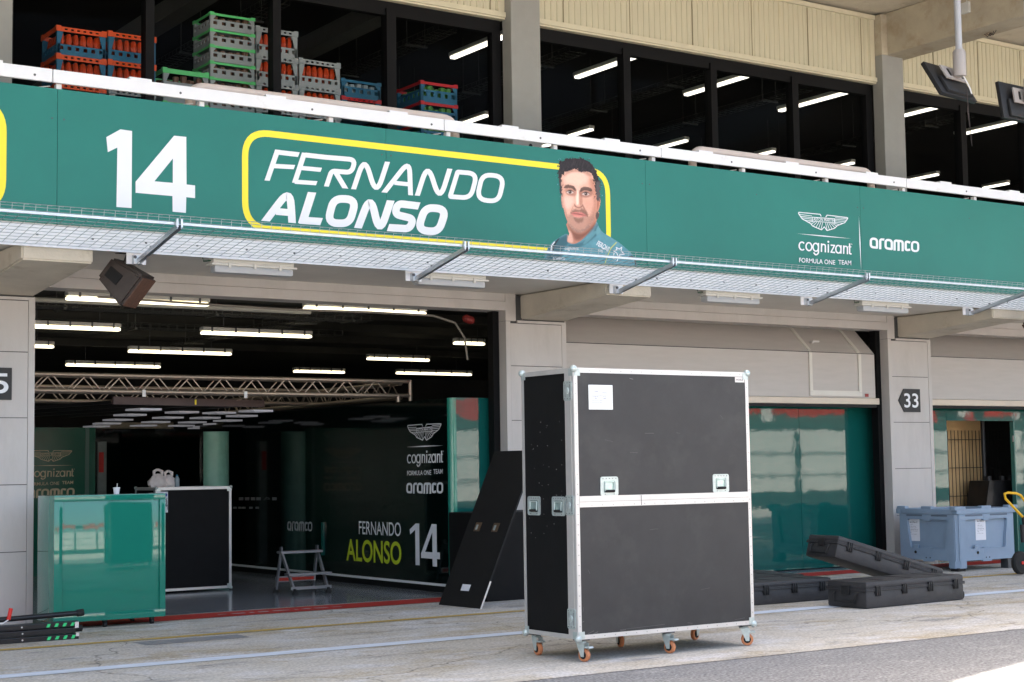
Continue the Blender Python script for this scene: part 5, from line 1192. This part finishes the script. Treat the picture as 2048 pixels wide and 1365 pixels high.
# ================================================================== LEANING BOARD AND BLACK BOX BEHIND
bx_ = thing('black_box', 'large matt black box behind the leaning board at the pillar', 'box', (10.6, 15.7, 0))
part(B(10.05, 11.4, 15.35, 16.15, .005, 1.0, b=.01), 'box_body', case_black_shaded, bx_)
lnb = thing('leaning_board', 'long black board with two inset catches leaning against the black box', 'board', (9.9, 15.05, 0))
A0, A1, T1 = Vector((9.46, 15.43, .005)), Vector((9.505, 14.66, .005)), Vector((10.33, 14.74, 1.70))
e1 = A1-A0; e2 = T1-A1; nn_ = e1.cross(e2).normalized(); nn_ = nn_ if nn_.x < 0 else -nn_
def lb3(a, b, h=0): return A0+e1*a+e2*b+nn_*h
part(MB().obox(lb3(.5, .5, -.011), e1/2, e2/2, nn_*.011), 'board_panel', M('board black', (.006, .006, .0062), .7, var=.15, bump=.1, bscale=200), lnb)
for u_ in (.27, .70):
    o = part(MB().obox(lb3(u_, .50, .003), e1*.07, e2*.028, nn_*.002), 'catch_plate', M('catch brass', (.20, .14, .09), .35, metal=.7, var=.3, scale=40), lnb)
    part(MB().obox(lb3(u_-.015, .497, .006), e1*.022, e2*.016, nn_*.002), 'catch', chrome, o)
o = part(MB().obox(lb3(.50, .118, .001), e1*.10, e2*.020, nn_*.0005), 'paper_sticker', paper, lnb)
part(MB().obox(lb3(1.0, .085, -.011)+e1*.004, e1*.003, e2*.085, nn_*.010), 'edge_strip', alu, lnb)

# ================================================================== BLACK HARD CASES
def hard_case(L, D, H, label, loc, rot, group='black hard equipment cases'):
    t = thing('hard_case', label, 'case', loc, rot, group)
    zl = H*.68
    def shell(z0_, z1_, nm, b):
        part(MB().box(0, L, 0, D, z0_, z1_, b=b), nm, hard_pl, t, smooth=True, local=True)
    shell(0, zl-.006, 'base', .03); shell(zl+.004, H, 'lid', .03)
    part(MB().box(-.008, L+.008, -.008, D+.008, zl-.014, zl+.002, b=.004).box(-.008, L+.008, -.008, D+.008, zl+.003, zl+.017, b=.004), 'rim', hard_pl, t, smooth=True, local=True)
    for k in range(4):
        x = L*(.11+.265*k)
        m = MB()
        for i in (-1, 0, 1): m.box(x+i*.028-.009, x+i*.028+.009, -.022, .004, zl-.062, zl+.04, b=.005)
        m.box(x-.046, x+.046, -.014, .002, zl-.035, zl+.012, b=.004)
        part(m, 'latch', black_pl, t, smooth=True, local=True)
    part(MB().tube([(-.012, D*.22, zl-.03), (-.035, D*.22, zl-.05), (-.035, D*.24, zl-.125), (-.035, D*.76, zl-.125), (-.035, D*.78, zl-.05), (-.012, D*.78, zl-.03)], .012, 8), 'carry_handle', black_pl, t, smooth=True, local=True)
    part(MB().box(-.02, .0, D*.4, D*.6, zl-.05, zl+.04, b=.006), 'end_latch', black_pl, t, smooth=True, local=True)
    gm = MB()
    for k in range(3): gm.box(L*(.2+.3*k), L*(.2+.3*k)+.03, D*.12, D*.88, H-.002, H+.004)
    part(gm, 'lid_ribs', hard_pl, t, local=True)
    for s in (.12, .88): part(MB().cyl((L+.012, D*s-.02, .05), (L+.012, D*s+.02, .05), .05, 16), 'wheel', rubber, t, smooth=True, local=True)
    return t
hard_case(1.60, .53, .275, 'black hard case lying flat in front, nearest one', (12.38, 11.80, .005), (0, 0, R(3)))
hard_case(1.58, .53, .245, 'black hard case lying flat behind the flight case, front of the row', (11.42, 12.90, .005), (0, 0, 0))
hard_case(1.58, .53, .245, 'black hard case lying flat, middle of the row behind the flight case', (11.60, 13.50, .005), (0, 0, 0))
hard_case(1.58, .53, .245, 'black hard case lying flat at the back of the row before the green glass', (11.75, 14.08, .005), (0, 0, 0))
TL0 = Vector((12.88, 12.72, .475)); hard_case(1.62, .50, .25, 'black hard case tipped up, resting on the row with its far end down', TL0, (0, R(15.5), R(-4)))

# ================================================================== PALLET BIN
bn = thing('pallet_bin', 'blue grey plastic pallet bin with two paper notices in front of the 33 pillar', 'bin', (18.1, 15.4, 0))
bx0, bx1, by0, by1, bz0, bz1 = 17.44, 18.66, 14.91, 15.98, .165, .865
wl2 = MB(); th = .035
wl2.box(bx0+.05, bx1-.05, by0+.045, by0+.045+th, bz0, bz1-.02).box(bx0+.05, bx1-.05, by1-.08, by1-.045, bz0, bz1-.02).box(bx0+.045, bx0+.08, by0+.08, by1-.08, bz0, bz1-.02).box(bx1-.08, bx1-.045, by0+.08, by1-.08, bz0, bz1-.02).box(bx0+.05, bx1-.05, by0+.05, by1-.05, bz0-.02, bz0)
part(wl2, 'tub', bin_m, bn)
def bpanel(n_, u_, O_, W_):
    """raised surround of one side: corner posts, sill, mid rib; panel between stays recessed"""
    n_, u_, O_ = Vector(n_), Vector(u_), Vector(O_); v_ = Vector((0, 0, 1)); d_ = .042
    def pl(pts, dd=d_): return [O_+u_*p[0]+v_*p[1]-n_*.0 for p in pts]
    out = [(0, bz0-.02), (0, bz1-.08), (W_, bz1-.08), (W_, bz0-.02)]
    hole = [(p.x, p.y) for p in fillet([(.13, bz1-.16), (.19, bz0+.14), (W_-.19, bz0+.14), (W_-.13, bz1-.16)], .03, True, 4)]
    m = MB(); m.prism([pl(out), pl(hole)], -n_*d_); part(m, 'side_frame', bin_m, bn)
    rb_ = MB(); c_ = W_/2
    rb_.obox(O_+u_*c_+v_*(bz0+.095)-n_*.018, u_*.07, v_*.05, n_*.02).obox(O_+u_*c_+v_*(bz1-.13)-n_*.018, u_*.06, v_*.05, n_*.02).obox(O_+u_*c_+v_*(bz0-.02)-n_*.02, u_*.09, v_*.02, n_*.018)
    rb_.obox(O_+u_*(c_-.21)+v_*(bz0+.115)-n_*.012, u_*.045, v_*.07, n_*.014, .008)
    part(rb_, 'ribs', bin_m, bn)
    hl = MB()
    for q in (-.03, .04): hl.cyl(O_+u_*(c_+q)+v_*(bz0+.012)+n_*.001, O_+u_*(c_+q)+v_*(bz0+.012)-n_*.004, .010, 10)
    for q in (.07, W_-.07): hl.cyl(O_+u_*q+v_*(bz0-.03)+n_*.001, O_+u_*q+v_*(bz0-.03)-n_*.004, .009, 10)
    hl.lathe(O_+u_*(c_-.21)+v_*(bz0+.085)+n_*.0145, -n_, [(.02, 0), (.02, .006)], 12)
    part(hl, 'holes', dark_groove, bn)
    sl_ = MB()
    for a_, b_ in ((.13, c_-.08), (c_+.08, W_-.13)): sl_.obox(O_+u_*(a_+b_)/2+v_*(bz1-.105)+n_*.0005, u_*(b_-a_)/2, v_*.012, n_*.001)
    part(sl_, 'rim_slots', M('slot shade', (.10, .13, .17), .6, var=0), bn)
bpanel((0, -1, 0), (1, 0, 0), (bx0+.04, by0+.002, 0), bx1-bx0-.08)
bpanel((-1, 0, 0), (0, -1, 0), (bx0+.002, by1-.04, 0), by1-by0-.08)
rm_ = MB()
rm_.box(bx0-.012, bx1+.012, by0-.012, by0+.07, bz1-.085, bz1-.012, b=.012).box(bx0-.012, bx0+.07, by0+.07, by1-.07, bz1-.085, bz1-.012, b=.012).box(bx1-.07, bx1+.012, by0+.07, by1-.07, bz1-.085, bz1-.012, b=.012).box(bx0-.012, bx1+.012, by1-.07, by1+.012, bz1-.085, bz1-.012, b=.012)
part(rm_, 'rim', bin_m, bn, smooth=True)
for x, y, a, b in ((bx0+.06, by0+.03, .11, .05), ((bx0+bx1)/2, by0+.03, .10, .04), (bx1-.06, by0+.03, .1, .05), (bx0+.03, (by0+by1)/2, .04, .09), (bx0+.03, by1-.08, .04, .08)):
    part(MB().box(x-a, x+a, y-b, y+b, bz1-.03, bz1+.022, b=.01), 'stacking_lug', bin_m, bn, smooth=True)
part(MB().prism([[(bx0-.002, by0+.06, bz0-.12), (bx0+.06, by0-.002, bz0-.12), (bx0+.17, by0-.002, bz0-.12), (bx0+.17, by0+.16, bz0-.12), (bx0-.002, by0+.16, bz0-.12)]], (0, 0, bz1-bz0+.03)), 'corner_post', bin_m, bn)
for x, y in ((bx0+.09, by0+.08), (bx1-.09, by0+.08), (bx0+.09, by1-.09), (bx1-.09, by1-.09)): part(B(x-.075, x+.075, y-.065, y+.065, .005, .16 if not (x < 17.8 and y < 15.2) else .05), 'foot', rubber if y < 15.2 and x < 17.8 else steel_dk, bn)
def notice(c, n_, u_):
    c, n_, u_ = Vector(c), Vector(n_), Vector(u_); v_ = Vector((0, 0, 1)); wd, hg = .105, .155
    o = part(MB().obox(c, u_*wd, v_*hg, n_*.0008), 'notice', paper, bn); k = Ink()
    k.merge(text('Set 2 Box 21', .015).fit(-.07, .095, .07, .122))
    for i, (a_, ln) in enumerate(((.07, .06), (.048, .11), (.026, .12), (.004, .14), (-.018, .14), (-.036, .03), (-.062, .12))): k.merge(text(['1. Jack kit', '2. Cable reels, black', '3. Cable reels, green', '4. Extension leads and', 'boxes, wall fixings and', 'ties', '5. Floor mat tape'][i], .0).fit(-.07, a_-.006, -.07+ln, a_+.006))
    part(k.place(MB(), c+n_*.001, u_, v_, .0006, .00004), 'notice_print', ink_black, o)
ca = at(1828, 1060, 0, bx0+.044); notice((bx0+.042, ca.y, ca.z), (-1, 0, 0), (0, -1, 0))
ca = at(1961, 1058, 1, by0+.044); notice((ca.x, by0+.042, ca.z), (0, -1, 0), (1, 0, 0))

# ================================================================== HAND TRUCK AT THE RIGHT EDGE
ht = thing('hand_truck', 'yellow handled hand truck with a black wheel, cut by the right frame edge', 'hand truck', (17.4, 13.8, 0))
wc = at(2040, 1126, 1, 13.9)
part(MB().lathe((wc.x, 13.86, wc.z), (0, 1, 0), [(.05, 0), (.13, .0), (.15, .02), (.15, .06), (.13, .08), (.05, .08)], 28), 'wheel', rubber, ht, smooth=True)
part(MB().lathe((wc.x, 13.85, wc.z), (0, 1, 0), [(.022, 0), (.022, .02)], 14), 'hub', red_pl, ht)
hp = [at(x, y, 1, 14.0) for x, y in ((2046, 1035), (2011, 998), (2009, 988), (2016, 986), (2032, 987), (2041, 991), (2062, 1020))]
part(MB().tube(hp, .017, 10), 'handle', yel_metal, ht, smooth=True)
fr_ = [at(x, y, 1, 14.0) for x, y in ((2046, 1033), (2052, 1070), (2058, 1100), (2064, 1125))]
part(MB().tube(fr_, .024, 10), 'frame_tube', black_pl, ht, smooth=True)
fb = [at(x, y, 1, 13.97) for x, y in ((2044, 1050), (2046, 1085))]
part(MB().tube(fb, .03, 10), 'grip_sleeve', black_pl, ht, smooth=True)

# ================================================================== GREEN GLASS WALLS OF THE CLOSED BAYS
YG = 16.75
g1 = thing('glass_wall', 'glossy dark green wall panels reflecting the pit wall behind the big flight case', 'wall panel', (14, YG, 0))
e_ = [11.95, 13.2, 14.45, at(1601, 950, 1, YG).x, at(1741, 950, 1, YG).x, 18.45]
for a, b in zip(e_[:-1], e_[1:]): part(B(a+.003, b-.003, YG, YG+.04, .02, 2.36), 'gloss_panel', gloss_green, g1)
g2 = thing('glass_wall', 'glossy dark green wall panels with an open doorway to the right of the 33 pillar', 'wall panel', (20, YG, 0))
dl, dr = at(1895, 900, 1, YG).x, at(2030, 900, 1, YG).x; dz = 2.13
part(B(18.55, dl, YG, YG+.04, .02, 2.36), 'gloss_panel', gloss_green, g2)
part(B(dr, 24.3, YG, YG+.04, .02, 2.36), 'gloss_panel', gloss_green, g2)
part(B(dl+.003, dr-.003, YG, YG+.04, dz, 2.36), 'door_header', gloss_green, g2)
part(MB().box(dr-.03, dr-.004, YG-.01, YG+.06, .02, dz-.003), 'door_frame', M('door frame green', (.05, .16, .13), .3, var=0), g2)
for z in (.75, 1.85): part(B(dr-.034, dr-.031, YG-.012, YG+.02, z-.05, z+.05), 'hinge', alu, g2)
cgx = [18.9, 23.2]
cg = thing('cage_fence', 'tan board wall behind thin black cage wires seen through the green doorway', 'fence', (20, 18.6, 0))
part(B(cgx[0], at(1963, 900, 1, 17.55).x, 17.55, 17.6, .006, 2.6), 'backing_board', mesh_tan, cg)
wv_ = MB()
x = cgx[0]
while x < 21.6: wv_.cyl((x, 17.45, .02), (x, 17.45, 2.0), .006, 5); x += .085
for z in (.02, .5, .95, 1.4, 1.85): wv_.cyl((cgx[0], 17.44, z), (21.6, 17.44, z), .006, 5)
part(wv_, 'cage_wires', dark_groove, cg)
wq = thing('covered_machine', 'black covered machine standing inside the green doorway', 'machine', (20.5, 17.6, 0))
zt_ = at(1960, 962, 1, 17.1).z; xa, xb = at(1945, 1050, 1, 17.1).x, at(2012, 1000, 1, 17.1).x
part(MB().prism([[(xa, 16.98, .006), (xa+.30, 16.98, zt_), (xb, 16.98, zt_), (xb+.1, 16.98, .006)]], (0, .4, 0)), 'cover', M('cover black', (.010, .010, .011), .3, var=.3, scale=4, bump=.6, bscale=5), wq)
for q in (.42, .75, .95): part(MB().cyl((xa+q, 17.1, zt_), (xa+q, 17.1, zt_+.07), .05, 10), 'knob', black_pl, wq)
part(MB().cyl((xa+.45, 17.2, zt_), (xa+.45, 17.2, 2.2), .035, 10), 'mast', black_pl, wq)

# ================================================================== ACROSS THE LANE (seen only as reflections in the gloss panels)
pw = thing('pit_wall', 'white pit wall across the lane, mirrored in the green glass panels', 'wall', (20, -8, 0))
for a, b in ((-30, 14.9), (19.5, 44.2), (47, 80)):
    part(B(a, b, -8.3, -8, .55, 2.68), 'wall_panel', grey_wall, pw)
x = -28
while x < 80: part(B(x, x+.22, -7.99, -7.93, .5, 2.6), 'wall_post', steel_dk, pw); x += 3.1
part(B(-30, 80, -8.35, -7.98, 0, .55), 'plinth', steel_dk, pw)
for z in (1.15, 1.9): part(B(-30, 80, -7.985, -7.96, z, z+.03), 'rail', pole_grey, pw)
sg = thing('trackside_hoarding', 'red and white hoarding above the pit wall, mirrored in the green glass panels', 'hoarding', (20, -8.5, 2.8))
random.seed(5); x = -30
while x < 80:
    L = random.uniform(.25, 1.1); c_ = random.random()
    part(B(x, x+L-.05, -8.6, -8.5, 2.98+random.uniform(0, .35), random.uniform(3.4, 3.85)), 'hoarding_board', red_wall if c_ < .66 else grey_wall if c_ < .88 else steel_dk, sg); x += L
